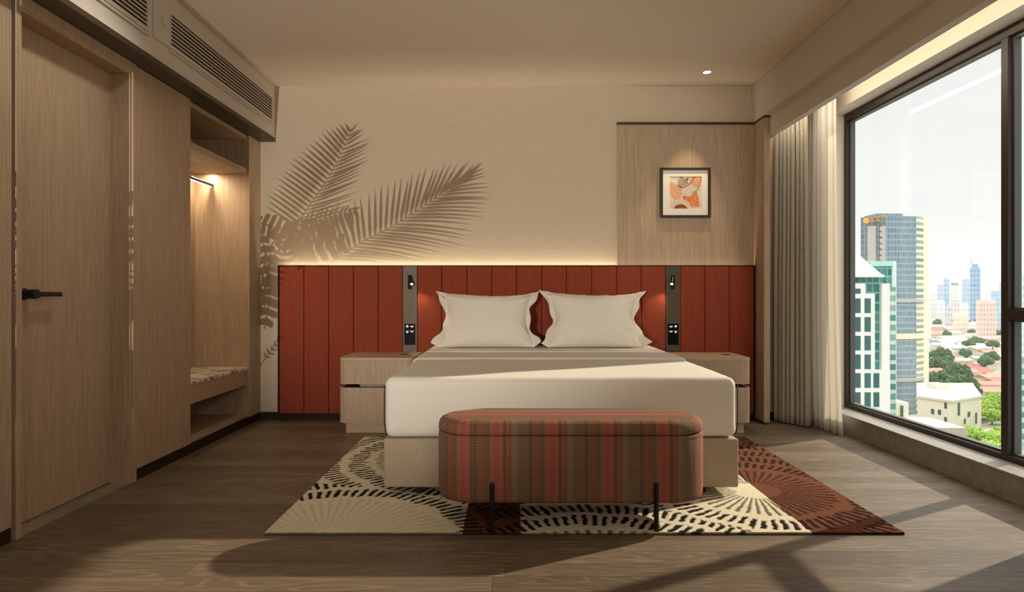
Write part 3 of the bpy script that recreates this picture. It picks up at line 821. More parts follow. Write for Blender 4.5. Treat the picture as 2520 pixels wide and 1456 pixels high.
lofted([(.05, .118, 'side'), (.02, .119, 'side'), (.006, .125, 'side'), (.001, .137, 'side'), (0, .155, 'side'), (0, .25, 'side'), (0, .385, 'side'), (.002, .389, 'side'), (0, .393, 'side'), (.002, .402, 'side'), (.008, .406, 'side'), (.02, .4065, 'side')], BNX0, BNX1, BNY0, BNY1, 'body', bn, .1)
lofted([(.02, .4068, 'side'), (.008, .4075, 'side'), (.001, .413, 'side'), (0, .424, 'side'), (.001, .436, 'side'), (.006, .450, 'side'), (.014, .459, 'side'), (.028, .4655, 'side'), (.045, .4685, 'side'), (.0455, .4685, 'top'), (.08, .4705, 'top'), (.12, .471, 'top')], BNX0, BNX1, BNY0, BNY1, 'lid', bn, .1)
for x in (-.077, .615):
    for y, zf in ((2.594, RUGT), (2.938, RUGT)):
        zz = .215
        mb = MB().cyl((x, y, zf), (x, y, zz - .009), .0098, n=20)
        for i in range(4):
            a0, a1 = PI / 2 * i / 4, PI / 2 * (i + 1) / 4
            mb.cyl((x, y, zz - .009 + .0098 * math.sin(a0)), (x, y, zz - .009 + .0098 * math.sin(a1)), .0098 * math.cos(a0), max(.0003, .0098 * math.cos(a1)), n=20, cap=False)
        mb.build('leg', BLACK, bn, angle=50)

# ------------------------------------------------------------------ rug
def rug():
    x0, x1, y0, y1 = -1.030, 1.651, 2.580, 4.338
    nx, ny = 820, 540
    xs = np.linspace(x0, x1, nx); ys = np.linspace(y0, y1, ny)
    X, Y = np.meshgrid(xs, ys)
    rs = np.random.RandomState(5)
    def sm(n, a):   # smooth noise on the grid
        g = rs.rand(n, n); u = (X - x0) / (x1 - x0) * (n - 1.001); v = (Y - y0) / (y1 - y0) * (n - 1.001)
        i, j = u.astype(int), v.astype(int); fu, fv = u - i, v - j
        return a * ((g[j, i] * (1 - fu) + g[j, i + 1] * fu) * (1 - fv) + (g[j + 1, i] * (1 - fu) + g[j + 1, i + 1] * fu) * fv - .5)
    wob = sm(40, .05) + sm(90, .02); wob2 = sm(110, 1.3)
    C = [(-.76, 2.50, .52), (-.22, 3.80, .62), (1.24, 3.14, .40), (.35, 2.1, .55), (.55, 4.3, .4)]
    best = np.full(X.shape, 1e9); R = np.zeros_like(X); TH = np.zeros_like(X); R0 = np.ones_like(X); ID = np.zeros(X.shape, int)
    for k, (cx, cy, r0) in enumerate(C):
        r = np.hypot(X - cx, Y - cy) + wob
        m = r / r0 < best
        best = np.where(m, r / r0, best); R = np.where(m, r, R); TH = np.where(m, np.arctan2(Y - cy, X - cx), TH); R0 = np.where(m, r0, R0); ID = np.where(m, k, ID)
    rel = R - R0
    ringw = .152
    q = np.floor(rel / ringw); fr = rel / ringw - q
    rc = np.maximum(R0 + (q + .5) * ringw, .08)
    nd_ = np.round(2 * PI * rc / .043)
    dash = np.sin(TH * nd_ + wob2 * 1.3 + q * 1.3 + (R - rc) * 14 * np.where(q % 2 == 0, 1, -1)) > -.02
    band = (fr > .17 + wob2 * .10) & (fr < .84 + wob2 * .10)
    outer = (rel > 0) & dash & band
    inner = (rel <= -.03) & (np.sin(TH * np.round(2 * PI * .7 * R0 / .036) + wob2) > .25) & (R > .12)
    rust = (X > 1.262) | ((X > -.20) & (X < .045) & (Y < 3.3))
    faint = (ID == 0)
    sp = rs.rand(*X.shape); sp2 = rs.rand(*X.shape)
    def col(r, g, b): return np.array([lin(r), lin(g), lin(b)])
    cream, cream2 = col(208, 196, 168), col(226, 216, 190)
    blackc, rustc, rust2, rdark = col(34, 28, 22), col(92, 54, 38), col(122, 76, 52), col(42, 28, 23)
    base = np.where(rust[..., None], rustc + (rust2 - rustc) * sp[..., None], cream + (cream2 - cream) * sp[..., None])
    base = base * (0.88 + .24 * sp2[..., None])
    darkc = np.where(rust[..., None], rdark, blackc)
    dm = outer.astype(float)
    im = inner.astype(float) * np.where(faint, .17, np.where(rust, .75, .8))
    d = np.maximum(dm, im)
    # soften once
    d = (d + np.roll(d, 1, 0) + np.roll(d, -1, 0) + np.roll(d, 1, 1) + np.roll(d, -1, 1)) / 5
    colr = base * (1 - d[..., None]) + darkc * d[..., None]
    Z = RUGT - .0032 * d - .0012 * sp
    Z[0, :] = Z[-1, :] = RUGT - .002
    verts = np.stack([X, Y, Z], -1).reshape(-1, 3)
    idx = np.arange(nx * ny).reshape(ny, nx)
    f = np.stack([idx[:-1, :-1], idx[:-1, 1:], idx[1:, 1:], idx[1:, :-1]], -1).reshape(-1, 4)
    # skirt and underside
    rim = np.concatenate([idx[0, :-1], idx[:-1, -1], idx[-1, :0:-1], idx[:0:-1, 0]])
    low = verts[rim].copy(); low[:, 2] = 0.0
    n0 = len(verts); li = np.arange(len(rim)) + n0
    side = np.stack([rim, li, np.roll(li, -1), np.roll(rim, -1)], -1)
    verts = np.concatenate([verts, low]); faces = np.concatenate([f, side])
    me = bpy.data.meshes.new('rug')
    me.vertices.add(len(verts)); me.vertices.foreach_set('co', verts.astype(np.float32).ravel())
    me.loops.add(faces.size); me.loops.foreach_set('vertex_index', faces.astype(np.int32).ravel())
    me.polygons.add(len(faces)); me.polygons.foreach_set('loop_start', np.arange(0, faces.size, 4, dtype=np.int32))
    me.update(calc_edges=True)
    ca = me.color_attributes.new('pile', 'FLOAT_COLOR', 'POINT')
    cc = np.ones((len(verts), 4), np.float32); cc[:n0, :3] = colr.reshape(-1, 3); cc[n0:, :3] = blackc
    cc[rim, :3] = cc[rim, :3] * .5
    ca.data.foreach_set('color', cc.ravel())
    m, nt, b = new_mat('tufted_pile'); a = nd(nt, 'ShaderNodeVertexColor', layer_name='pile')
    n1 = tnoise(nt, coords(nt), 260, 3, .7)
    nt.links.new(mixc(nt, 1.0, a.outputs[0], ramp(nt, n1, [(.3, (.8, .8, .8, 1)), (.7, (1.12, 1.1, 1.08, 1))]), 'MULTIPLY'), b.inputs['Base Color'])
    b.inputs['Roughness'].default_value = 1; b.inputs['Specular IOR Level'].default_value = .05
    me.materials.append(m)
    o = bpy.data.objects.new('rug', me); COL.objects.link(o)
    tag(o, 'cream black and rust tufted rug with fan pattern under the bed', 'rug')
rug()

# ------------------------------------------------------------------ curtains
def curtain(name, label, mat, path, zb, zt, nf, amp, seed, flare=0.0, thick=.0025, hem=None, taper=.5):
    """sheet hung along path (plan points) with nf folds"""
    (xa, ya_), (xb, yb2) = path
    d = Vector((xb - xa, yb2 - ya_)); L = d.length; d.normalize(); nrm = Vector((-d.y, d.x))
    NU, NZ = nf * 14, 36
    mb = MB(); g = []
    rnd = random.Random(seed); jit = [rnd.uniform(-.25, .25) for _ in range(nf + 2)]; am = [rnd.uniform(.7, 1.2) for _ in range(nf + 2)]
    for j in range(NZ + 1):
        h = j / NZ; z = zb + (zt - zb) * h; rowv = []
        for i in range(NU + 1):
            u = i / NU; k = int(u * nf); 
            ph = u * nf * 2 * PI + .6 * math.sin(u * 9 + seed) + (1 - h) * .5 * math.sin(u * 5 + seed)
            a = amp * am[min(k, nf)] * (taper + (1 - taper) * (1 - h))
            s = u * L * (1 + flare * (1 - h) ** 3) + .006 * math.sin(ph * 2 + seed) 
            w = a * math.sin(ph) * (1 + .25 * math.sin(ph * 2 + 1)) + .012 * math.sin(u * 4 + seed + h * 2) * (1 - h)
            zz = z
            if j == 0: zz = zb + .004 * math.sin(ph)
            p = Vector((xa, ya_)) + d * s + nrm * w
            rowv.append(mb.bm.verts.new((p.x, p.y, zz)))
        g.append(rowv)
    for j in range(NZ):
        for i in range(NU): mb.bm.faces.new((g[j][i], g[j][i + 1], g[j + 1][i + 1], g[j + 1][i]))
    o = mb.build(name, mat, smooth=True)
    md = o.modifiers.new('thickness', 'SOLIDIFY'); md.thickness = thick; md.offset = 0
    return tag(o, label, 'curtain')
def drape_mat():
    m, nt, b = new_mat('grey_beige_weave')
    c = coords(nt, (1, 1, 1)); n = tnoise(nt, c, 330, 3, .8); n2 = tnoise(nt, coords(nt, (300, 300, 40)), 1, 2)
    nt.links.new(ramp(nt, mth(nt, 'ADD', mth(nt, 'MULTIPLY', n, .6), mth(nt, 'MULTIPLY', n2, .4)), [(.32, rgb(136, 128, 114)), (.68, rgb(208, 200, 186))]), b.inputs['Base Color'])
    b.inputs['Roughness'].default_value = .95; b.inputs['Specular IOR Level'].default_value = .1
    bump(nt, b, n, .4, .003); return m
def sheer_mat():
    m, nt, b = new_mat('cream_sheer'); out = next(n for n in nt.nodes if n.type == 'OUTPUT_MATERIAL')
    b.inputs['Base Color'].default_value = rgb(238, 228, 210); b.inputs['Roughness'].default_value = .9
    n = tnoise(nt, coords(nt, (200, 200, 8)), 1, 2)
    nt.links.new(ramp(nt, n, [(.3, rgb(236, 231, 222)), (.7, rgb(246, 242, 235))]), b.inputs['Base Color'])
    tl = nd(nt, 'ShaderNodeBsdfTranslucent'); tl.inputs['Color'].default_value = rgb(248, 244, 236)
    mx = nd(nt, 'ShaderNodeMixShader'); mx.inputs[0].default_value = .4
    nt.links.new(b.outputs[0], mx.inputs[1]); nt.links.new(tl.outputs[0], mx.inputs[2]); nt.links.new(mx.outputs[0], out.inputs['Surface'])
    return m
curtain('drape', 'grey beige woven drape gathered beside the oak partition', drape_mat(), ((2.135, 4.965), (2.272, 4.70)), .012, 2.69, 8, .042, 3, .06, .004)
curtain('sheer_curtain', 'cream sheer curtain gathered between drape and window', sheer_mat(), ((2.345, 4.96), (2.378, 4.49)), .006, 2.69, 7, .030, 8, .20, .0012)
ct = MB().bbox(2.18, 2.215, 4.3, 4.99, 2.690, ZC - .0005, .001).build('curtain_track', WHITEP)
tag(ct, 'white curtain track above the grey drape', 'track')
ct = MB().bbox(2.345, 2.38, 4.3, 4.99, 2.6905, ZC - .0005, .001).build('curtain_track', WHITEP)
tag(ct, 'white curtain track above the cream sheer curtain', 'track')
light('pelmet_glow', 'AREA', (2.085, 3.75, 2.47), 8, (1, .86, .66), (.8, 0, -.5), shape='RECTANGLE', size=2.4, size_y=.03)
struct(MB().box(2.02, XS - .001, YB - .012, YB, 0, .06), 'baseboard_right', SKIRT, 'dark baseboard behind the gathered drape')
# ------------------------------------------------------------------ palm standing behind the viewer (its shadow falls on the wall)
def leaf_mat(name, c1, c2):
    m, nt, b = new_mat(name); n = tnoise(nt, coords(nt), 30, 3)
    nt.links.new(ramp(nt, n, [(.3, c1), (.7, c2)]), b.inputs['Base Color']); b.inputs['Roughness'].default_value = .5
    return m
PALM = leaf_mat('palm_leaf', rgb(40, 70, 34), rgb(64, 98, 46))
POTM = plain('clay_pot', rgb(150, 120, 92), .8)
def wp(px, py, Yp):
    """point of the plant whose shadow falls on the wall at px, py"""
    W = pt(px, py, YB); return KEY + (W - KEY) * ((Yp - KEY.y) / (YB - KEY.y))
def lerp_tab(tab, s):
    for (s0, v0), (s1, v1) in zip(tab[:-1], tab[1:]):
        if s <= s1:
            f = (s - s0) / (s1 - s0); return tuple(a + (b - a) * f for a, b in zip(v0, v1))
    return tab[-1][1]
plant = thing('potted_palm', 'green palm in a clay planter on the oak wall behind the viewer', 'plant', (-1.995, -.35, .93))
def blade(mb, a, b_, w, Ya, Yb, sag=0.0, n=6):
    """leaflet from wall point a to b_, w wide in wall pixels"""
    d = Vector((b_[0] - a[0], b_[1] - a[1])); L = d.length
    if L < 1e-3: return
    d.normalize(); nr = Vector((-d.y, d.x)); L_, R_ = [], []
    for i in range(n + 1):
        t = i / n; c = Vector(a) + d * (L * t) + Vector((0, sag * L * t * t))
        ww = w * .5 * (min(1, t * 5 + .25)) * (1 - t ** 2.2) + .15
        y = Ya + (Yb - Ya) * t
        L_.append(mb.bm.verts.new(wp(c.x + nr.x * ww, c.y + nr.y * ww, y))); R_.append(mb.bm.verts.new(wp(c.x - nr.x * ww, c.y - nr.y * ww, y + .004)))
    for i in range(n): mb.bm.faces.new((L_[i], L_[i + 1], R_[i + 1], R_[i]))
def frond(rach, left, right, nl, wl, wr, Y0, Y1, sl, sr, s0=0.0):
    mb = MB(); P = []
    seg = [Vector(p) for p in rach]
    cum = [0]
    for p, q in zip(seg[:-1], seg[1:]): cum.append(cum[-1] + (q - p).length)
    def at(s):
        t = s * cum[-1]
        for i in range(len(seg) - 1):
            if t <= cum[i + 1] or i == len(seg) - 2:
                f = (t - cum[i]) / (cum[i + 1] - cum[i]); return seg[i] + (seg[i + 1] - seg[i]) * f
    for i in range(25):
        s = i / 24; c = at(s); P.append(wp(c.x, c.y, Y0 + (Y1 - Y0) * s))
    for i, (p, q) in enumerate(zip(P[:-1], P[1:])): mb.cyl(p, q, .0016 * (1 - .75 * i / 24), n=6)
    r = random.Random(len(rach) * 7 + nl)
    for i in range(nl):
        s = s0 + (1 - s0) * i / (nl - 1); c = at(s); y = Y0 + (Y1 - Y0) * s
        for tab, w, sg in ((left, wl, sl), (right, wr, sr)):
            v = lerp_tab(tab, s); k = r.uniform(.93, 1.05); j = r.uniform(-3, 3)
            blade(mb, (c.x, c.y), (c.x + v[0] * k + j, c.y + v[1] * k + j), w, y, y + r.uniform(-.02, .02), sg)
    return mb.build('frond', PALM, plant)
frond([(700, 600), (733, 548), (765, 500), (800, 450), (835, 390), (862, 325)],
      [(0, (-70, -45)), (.2, (-78, -60)), (.5, (-84, -66)), (.85, (-45, -55)), (1, (-12, -22))],
      [(0, (130, -22)), (.2, (133, -30)), (.45, (105, -36)), (.8, (80, -32)), (1, (22, -20))], 24, 8.4, 5.2, -.20, -.36, .05, -.05, .16)
frond([(800, 656), (820, 642), (898, 591), (966, 557), (1051, 501), (1140, 442)],
      [(0, (-30, -60)), (.2, (-22, -100)), (.4, (4, -118)), (.6, (24, -108)), (.8, (46, -85)), (1, (52, -40))],
      [(0, (60, -4)), (.12, (150, -2)), (.2, (195, 14)), (.4, (205, 10)), (.6, (175, -14)), (.8, (140, -20)), (1, (52, -40))], 27, 8.6, 6.6, -.30, -.62, -.02, .10, .08)
frond([(690, 575), (725, 556), (790, 534), (872, 514)],
      [(0, (0, -20)), (.5, (12, -34)), (1, (14, -8))],
      [(0, (20, 80)), (.5, (22, 92)), (1, (10, 30))], 15, 5, 12, -.28, -.34, .03, .05, .1)
frond([(648, 770), (668, 700), (690, 640), (712, 560)],
      [(0, (-40, -10)), (.5, (-36, -16)), (1, (-8, -20))],
      [(0, (34, 14)), (.5, (40, 6)), (1, (8, -20))], 16, 7, 7, -.26, -.3, .03, .05, .05)
frond([(640, 900), (662, 868), (690, 832)], [(0, (-10, -16)), (1, (4, -14))], [(0, (20, 6)), (1, (14, -8))], 6, 5, 5, -.3, -.34, 0, 0, .3)
def split_leaf(cx, cy, rx, ry, ang, Yp, holes=5):
    """broad split leaf: lobes on both sides of a midrib"""
    mb = MB(); ca, sa = math.cos(ang), math.sin(ang)
    def Q(u, v): return (cx + u * rx * ca - v * ry * sa, cy + u * rx * sa + v * ry * ca)
    nl = holes
    for sgn in (1, -1):
        for i in range(nl):
            u0, u1 = -1 + 2 * i / nl, -1 + 2 * (i + .66) / nl
            um = (u0 + u1) / 2; h = math.sqrt(max(0, 1 - um * um * .92))
            pts = [(u0, 0), (u1, 0), (u1 + .08, sgn * h * .55), (um + .22, sgn * h), (um - .02, sgn * h * .96), (u0 + .05, sgn * h * .5)]
            mb.poly([wp(*Q(*p), Yp + .01 * abs(p[1])) for p in pts])
    a, b_ = Q(-1.05, 0), Q(1.05, 0)
    mb.cyl(wp(*a, Yp), wp(*b_, Yp), .0018, n=6)
    mb.build('split_leaf', PALM, plant)
for args in ((668, 556, 42, 30, .3, -.22), (712, 590, 50, 34, .5, -.27), (770, 560, 52, 22, .15, -.30), (792, 612, 66, 34, -.25, -.25),
             (655, 640, 62, 30, 1.4, -.24), (662, 745, 62, 28, 1.75, -.29), (735, 625, 40, 26, .9, -.33)): split_leaf(*args)
# stems and wall planter
mb = MB()
for route in (((700, 600, -.20), (664, 640, -.24)), ((800, 656, -.30), (740, 632, -.30), (664, 650, -.28)), ((690, 575, -.28), (655, 620, -.28)), ((648, 770, -.26), (630, 790, -.28)), ((640, 900, -.3), (628, 880, -.3))):
    P = [wp(*r_) for r_ in route] + [Vector((-2.01, -.35, 1.035))]; mb.tube(P, .0025, 6)
mb.build('stem', PALM, plant)
MB().bbox(-2.0278, -1.992, -.43, -.27, .93, 1.04, .008, 3).build('planter', POTM, plant)
# ------------------------------------------------------------------ the city outside
GZ = -59.0
def gy(py): return 60 * F / (py - CY)          # distance at which the ground shows at height py
def bx(px, Y): return (px - CX) * Y / F
def bz_(py, Y): return EYE + (CY - py) * Y / F
def facade(name, wall, glass, fh, bw, r1=.6, r2=.7, rough=.4):
    m, nt, b = new_mat(name)
    g = nd(nt, 'ShaderNodeNewGeometry'); s = nd(nt, 'ShaderNodeSeparateXYZ'); nt.links.new(g.outputs['Position'], s.inputs[0])
    fz = mth(nt, 'FRACT', mth(nt, 'DIVIDE', s.outputs[2], fh)); u = mth(nt, 'DIVIDE', mth(nt, 'ADD', s.outputs[0], s.outputs[1]), bw); fu = mth(nt, 'FRACT', u)
    ins = mth(nt, 'MULTIPLY', mth(nt, 'LESS_THAN', fz, r1), mth(nt, 'LESS_THAN', fu, r2))
    cv = nd(nt, 'ShaderNodeCombineXYZ'); nt.links.new(mth(nt, 'FLOOR', u), cv.inputs[0]); nt.links.new(mth(nt, 'FLOOR', mth(nt, 'DIVIDE', s.outputs[2], fh)), cv.inputs[1])
    w = nd(nt, 'ShaderNodeTexWhiteNoise', noise_dimensions='2D'); nt.links.new(cv.outputs[0], w.inputs['Vector'])
    gl = mixc(nt, mth(nt, 'MULTIPLY', w.outputs['Value'], .45), glass, wall)
    nt.links.new(mixc(nt, ins, wall, gl), b.inputs['Base Color']); b.inputs['Roughness'].default_value = rough
    return m
def ground_mat():
    m, nt, b = new_mat('city_ground'); n = tnoise(nt, coords(nt), .03, 6, .6); n2 = tnoise(nt, coords(nt), .006, 3)
    nt.links.new(ramp(nt, mth(nt, 'ADD', mth(nt, 'MULTIPLY', n, .6), mth(nt, 'MULTIPLY', n2, .4)), [(.38, rgb(88, 108, 72)), (.5, rgb(140, 142, 122)), (.62, rgb(186, 176, 164))]), b.inputs['Base Color'])
    b.inputs['Roughness'].default_value = 1; return m
struct(MB().poly([(30, 20, GZ), (9000, 20, GZ), (9000, 9000, GZ), (30, 9000, GZ)]), 'ground', ground_mat(), 'green and grey city ground far below the window')

WALLW = plain('white_facade', rgb(236, 232, 226), .7)
TEAL = facade('teal_curtain_wall', rgb(120, 176, 166), rgb(26, 104, 98), 1.75, 1.2, .78, .85, .2)
TEALW = facade('teal_window', rgb(70, 90, 96), rgb(24, 108, 100), 1.7, 0.9, .62, .86, .2)
PALE = plain('pale_metal_roof', rgb(222, 222, 224), .5)
gb = thing('office_building', 'white gridded office block with teal windows and pyramid roof', 'building', (bx(2085, 110), 110, GZ))
Y = 110.0
def PB(px0, px1, py0, py1, Y0, Y1, name, m, par, **kw):
    return MB().box(bx(px0, Y0), bx(px1, Y0), Y0, Y1, bz_(py1, Y0), bz_(py0, Y0)).build(name, m, par, **kw)
GB = 1600
PB(1990, 2168, 680, GB, Y + 1.0, Y + 14, 'glass_core', TEAL, gb)
PB(1990, 2130, 697, GB, Y, Y + .99, 'front_wall', WALLW, gb)
PB(2130.2, 2153, 722, GB, Y, Y + .99, 'front_wall', WALLW, gb)
PB(2153.2, 2191, 910, GB, Y, Y + .99, 'lower_wall', WALLW, gb)
PB(2170, 2190, 697, 909.5, Y + .3, Y + 9, 'pier', WALLW, gb)
mb = MB(); ex0, ex1, ez = bx(1990, Y), bx(2170, Y), bz_(677, Y)
mb.box(ex0 - .3, ex1 + .2, Y - .4, Y + 14, ez - .35, ez + .15)
mb.build('eave', WALLW, gb)
ap_ = ((ex0 + ex1) / 2, Y + 6.5, bz_(548, Y)); q = [(ex0, Y, ez + .16), (ex1, Y, ez + .16), (ex1, Y + 13.5, ez + .16), (ex0, Y + 13.5, ez + .16)]
mb = MB()
for i in range(4): mb.poly([q[i], q[(i + 1) % 4], ap_])
mb.poly(q[::-1]); mb.build('pyramid_roof', PALE, gb)
for r, py in enumerate((734, 780, 826, 872, 918, 965, 1011, 1057)):
    for cpx in ((2104, 2118), (2128, 2143), (2150, 2164)):
        if cpx[0] == 2150 and py < 910: continue
        PB(cpx[0], cpx[1], py, py + 35.5, Y - .06, Y - .01, 'window', TEALW, gb)
PB(2104, 2118, 710, 722, Y - .06, Y - .01, 'window', TEALW, gb)
tb = thing('glass_building', 'teal glass block with a white rounded edge behind the gridded office', 'building', (bx(2178, 128), 128, GZ))
PB(2140, 2194, 646, GB, 128, 140, 'glass_wall', TEAL, tb)
mb = MB(); z0, z1 = bz_(GB, 128), bz_(642, 128)
mb.bbox(bx(2194, 128), bx(2205, 128), 127.6, 139, z0, z1, .7, 5); mb.build('white_edge', plain('pale_green_edge', rgb(206, 226, 218), .5), tb, angle=40)
MB().box(bx(2140, 128), bx(2197, 128), 127.7, 139.5, bz_(655, 128), bz_(642, 128)).build('crown', plain('pale_teal_crown', rgb(176, 220, 204), .4), tb)
PB(2191.5, 2206, 706, GB, 119, 124, 'side_wing', facade('teal_wing', rgb(196, 204, 200), rgb(52, 128, 116), 1.9, 1.6, .6, .9), tb)

tw = thing('tower', 'tall curved glass tower with a gold rooftop sign', 'building', (bx(2202, 320), 330, GZ))
Y = 320.0
S1 = facade('tower_grey_glass', rgb(146, 148, 158), rgb(96, 112, 126), 3.0, 1.9, .78, .84, .3)
S2 = facade('tower_blue_glass', rgb(150, 166, 178), rgb(98, 126, 146), 3.0, 1.7, .70, .74, .3)
S3 = facade('tower_balconies', rgb(228, 218, 196), rgb(96, 128, 126), 3.1, 60, .52, .99, .5)
S4 = plain('tower_cream', rgb(232, 222, 196), .7)
def arc(px):   # plan of the front: bulges towards the viewer on the right
    t = (px - 2118) / (2286 - 2118); y = Y - 9 * math.sin(PI * min(1, t * .62 + .22)) + (14 * max(0, t - .8) ** 1.2 * 3); return (bx(px, y), y)
def face(pxs, zt, name, m, back=26):
    P = [arc(p) for p in pxs]; P += [(bx(pxs[-1] - 1, Y + back), Y + back), (bx(pxs[0] + 1, Y + back), Y + back)]
    return MB().prism(P, 'z', GZ, zt).build(name, m, tw)
zt = bz_(541, Y)
face([2118, 2128, 2138, 2148, 2158, 2168, 2180.0], zt + .5, 'glass_front', S1)
face([2180.2, 2195, 2210, 2225, 2240, 2254.8], zt + 1.0, 'glass_front', S2)
face([2255, 2263, 2272.8], zt + 1.2, 'balcony_bay', S3)
face([2273, 2280, 2286], zt + 1.4, 'corner_bay', S4)
beige = facade('tower_beige_strip', rgb(196, 186, 182), rgb(60, 62, 66), 3.0, 4.6, .34, .36)
for a, b_ in ((2134, 2154), (2164, 2178)):
    P0, P1 = arc(a), arc(b_)
    MB().prism([(P0[0], P0[1] - .5), (P1[0], P1[1] - .5), (P1[0], P1[1] - .05), (P0[0], P0[1] - .05)], 'z', bz_(900, Y), zt - 4).build('strip', beige, tw)
for py, h in ((735, 8), (818, 13), (925, 8)):
    P = [arc(p) for p in (2196, 2210, 2225, 2240, 2254, 2263, 2273)]
    MB().prism([(x, y - .6) for x, y in P] + [(x, y - .06) for x, y in P[::-1]], 'z', bz_(py + h, Y), bz_(py, Y)).build('floor_band', S4 if py == 818 else plain('tower_band', rgb(188, 184, 180), .6), tw)
PB(2158, 2222, 525, 541, Y + 2, Y + 14, 'crown', S2, tw)
GOLD = plain('gold_letters', rgb(236, 178, 70), .4, .2)
# sign: a disc and three block characters
sy_ = Y - 8.6
def sg(px, py): return (bx(px, sy_), bz_(py, sy_))
c = sg(2131, 543); MB().cyl((c[0], sy_ - .6, c[1]), (c[0], sy_ - .1, c[1]), 1.45, n=24).build('sign_disc', GOLD, tw)
for i, (px, py) in enumerate(((2146, 541), (2158, 538), (2172, 534.5))):
    mb = MB(); w_, h_ = 5.2, 5.6
    strokes = [[(-1, .9, 1, .62), (-.16, .9, .16, -1), (-.9, .2, .9, -.06), (-.8, -.7, .8, -1)], [(-1, 1, 1, .74), (-.8, .4, .8, .14), (-1, -.74, 1, -1), (-.16, .9, .16, -.9), (.5, -.1, .75, -.7)],
               [(-1, .9, -.1, .66), (-1, .3, -.1, .06), (-.7, .9, -.44, -1), (0, .9, 1, .66), (.2, .3, 1, .06), (.0, -.5, 1, -.76), (.45, .9, .72, -1)]][i]
    for (x0, z1, x1, z0) in strokes:
        p, q_ = sg(px + x0 * w_, py - z0 * h_), sg(px + x1 * w_, py - z1 * h_)
        mb.box(p[0], q_[0], sy_ - .6, sy_ - .1, p[1], q_[1])
    mb.build('sign_letter', GOLD, tw)

# cream low building
lb = thing('low_building', 'cream flat roofed building with small windows below the curved tower', 'building', (bx(2340, 262), 265, GZ))
CREAM = plain('cream_render', rgb(226, 216, 198), .9)
Yl = 255.0
plan = [(bx(2258, 262), 262), (bx(2345, 250), 250), (bx(2415, 262), 262), (bx(2392, 300), 300), (bx(2258, 300), 300)]
zr = bz_(985, 255)
MB().prism(plan, 'z', GZ, zr).build('walls', CREAM, lb)
cxp = sum(p[0] for p in plan) / 5; cyp = sum(p[1] for p in plan) / 5
MB().prism([(cxp + (p[0] - cxp) * 1.02, cyp + (p[1] - cyp) * 1.02) for p in plan], 'z', zr + .05, zr + .9).build('parapet', plain('roof_edge', rgb(210, 200, 186), .9), lb)
MB().box(bx(2290, 285), bx(2318, 285), 280, 288, zr + .95, zr + 3).build('roof_unit', CREAM, lb)
DW = plain('dark_window', rgb(70, 84, 84), .3)
def wallpt(px):
    a, b_ = (plan[0], plan[1]) if px < 2345 else (plan[1], plan[2])
    f = (px - (2258 if px < 2345 else 2345)) / ((2345 - 2258) if px < 2345 else (2415 - 2345))
    return (a[0] + (b_[0] - a[0]) * f, a[1] + (b_[1] - a[1]) * f)
for x0, x1, y0, y1 in ((2292, 2298, 1005, 1017), (2309, 2315, 1007, 1019), (2324, 2329, 990, 1004), (2324, 2329, 1025, 1038), (2357, 2361, 991, 1022), (2381, 2386, 1013, 1025), (2372, 2375, 1030, 1042), (2400, 2403, 1015, 1042)):
    a, b_ = wallpt(x0), wallpt(x1)
    MB().prism([(a[0], a[1] - .35), (b_[0], b_[1] - .35), (b_[0], b_[1] - .02), (a[0], a[1] - .02)], 'z', bz_(y1, a[1]), bz_(y0, a[1])).build('window', DW, lb)
gt = thing('gatehouse', 'small beige gatehouse at the foot of the curved tower', 'building', (bx(2225, 240), 242, GZ))
PB(2210, 2236, 990, 1100, 240, 250, 'walls', CREAM, gt); PB(2217, 2223, 998, 1026, 239.6, 239.95, 'window', DW, gt)
o = MB().box(bx(2236, 238), bx(2322, 238), 226, 246, GZ, bz_(1036, 238)).build('parking_roof', plain('grey_deck', rgb(186, 176, 166), .9))
tag(o, 'grey flat roof deck in front of the cream low building', 'roof')

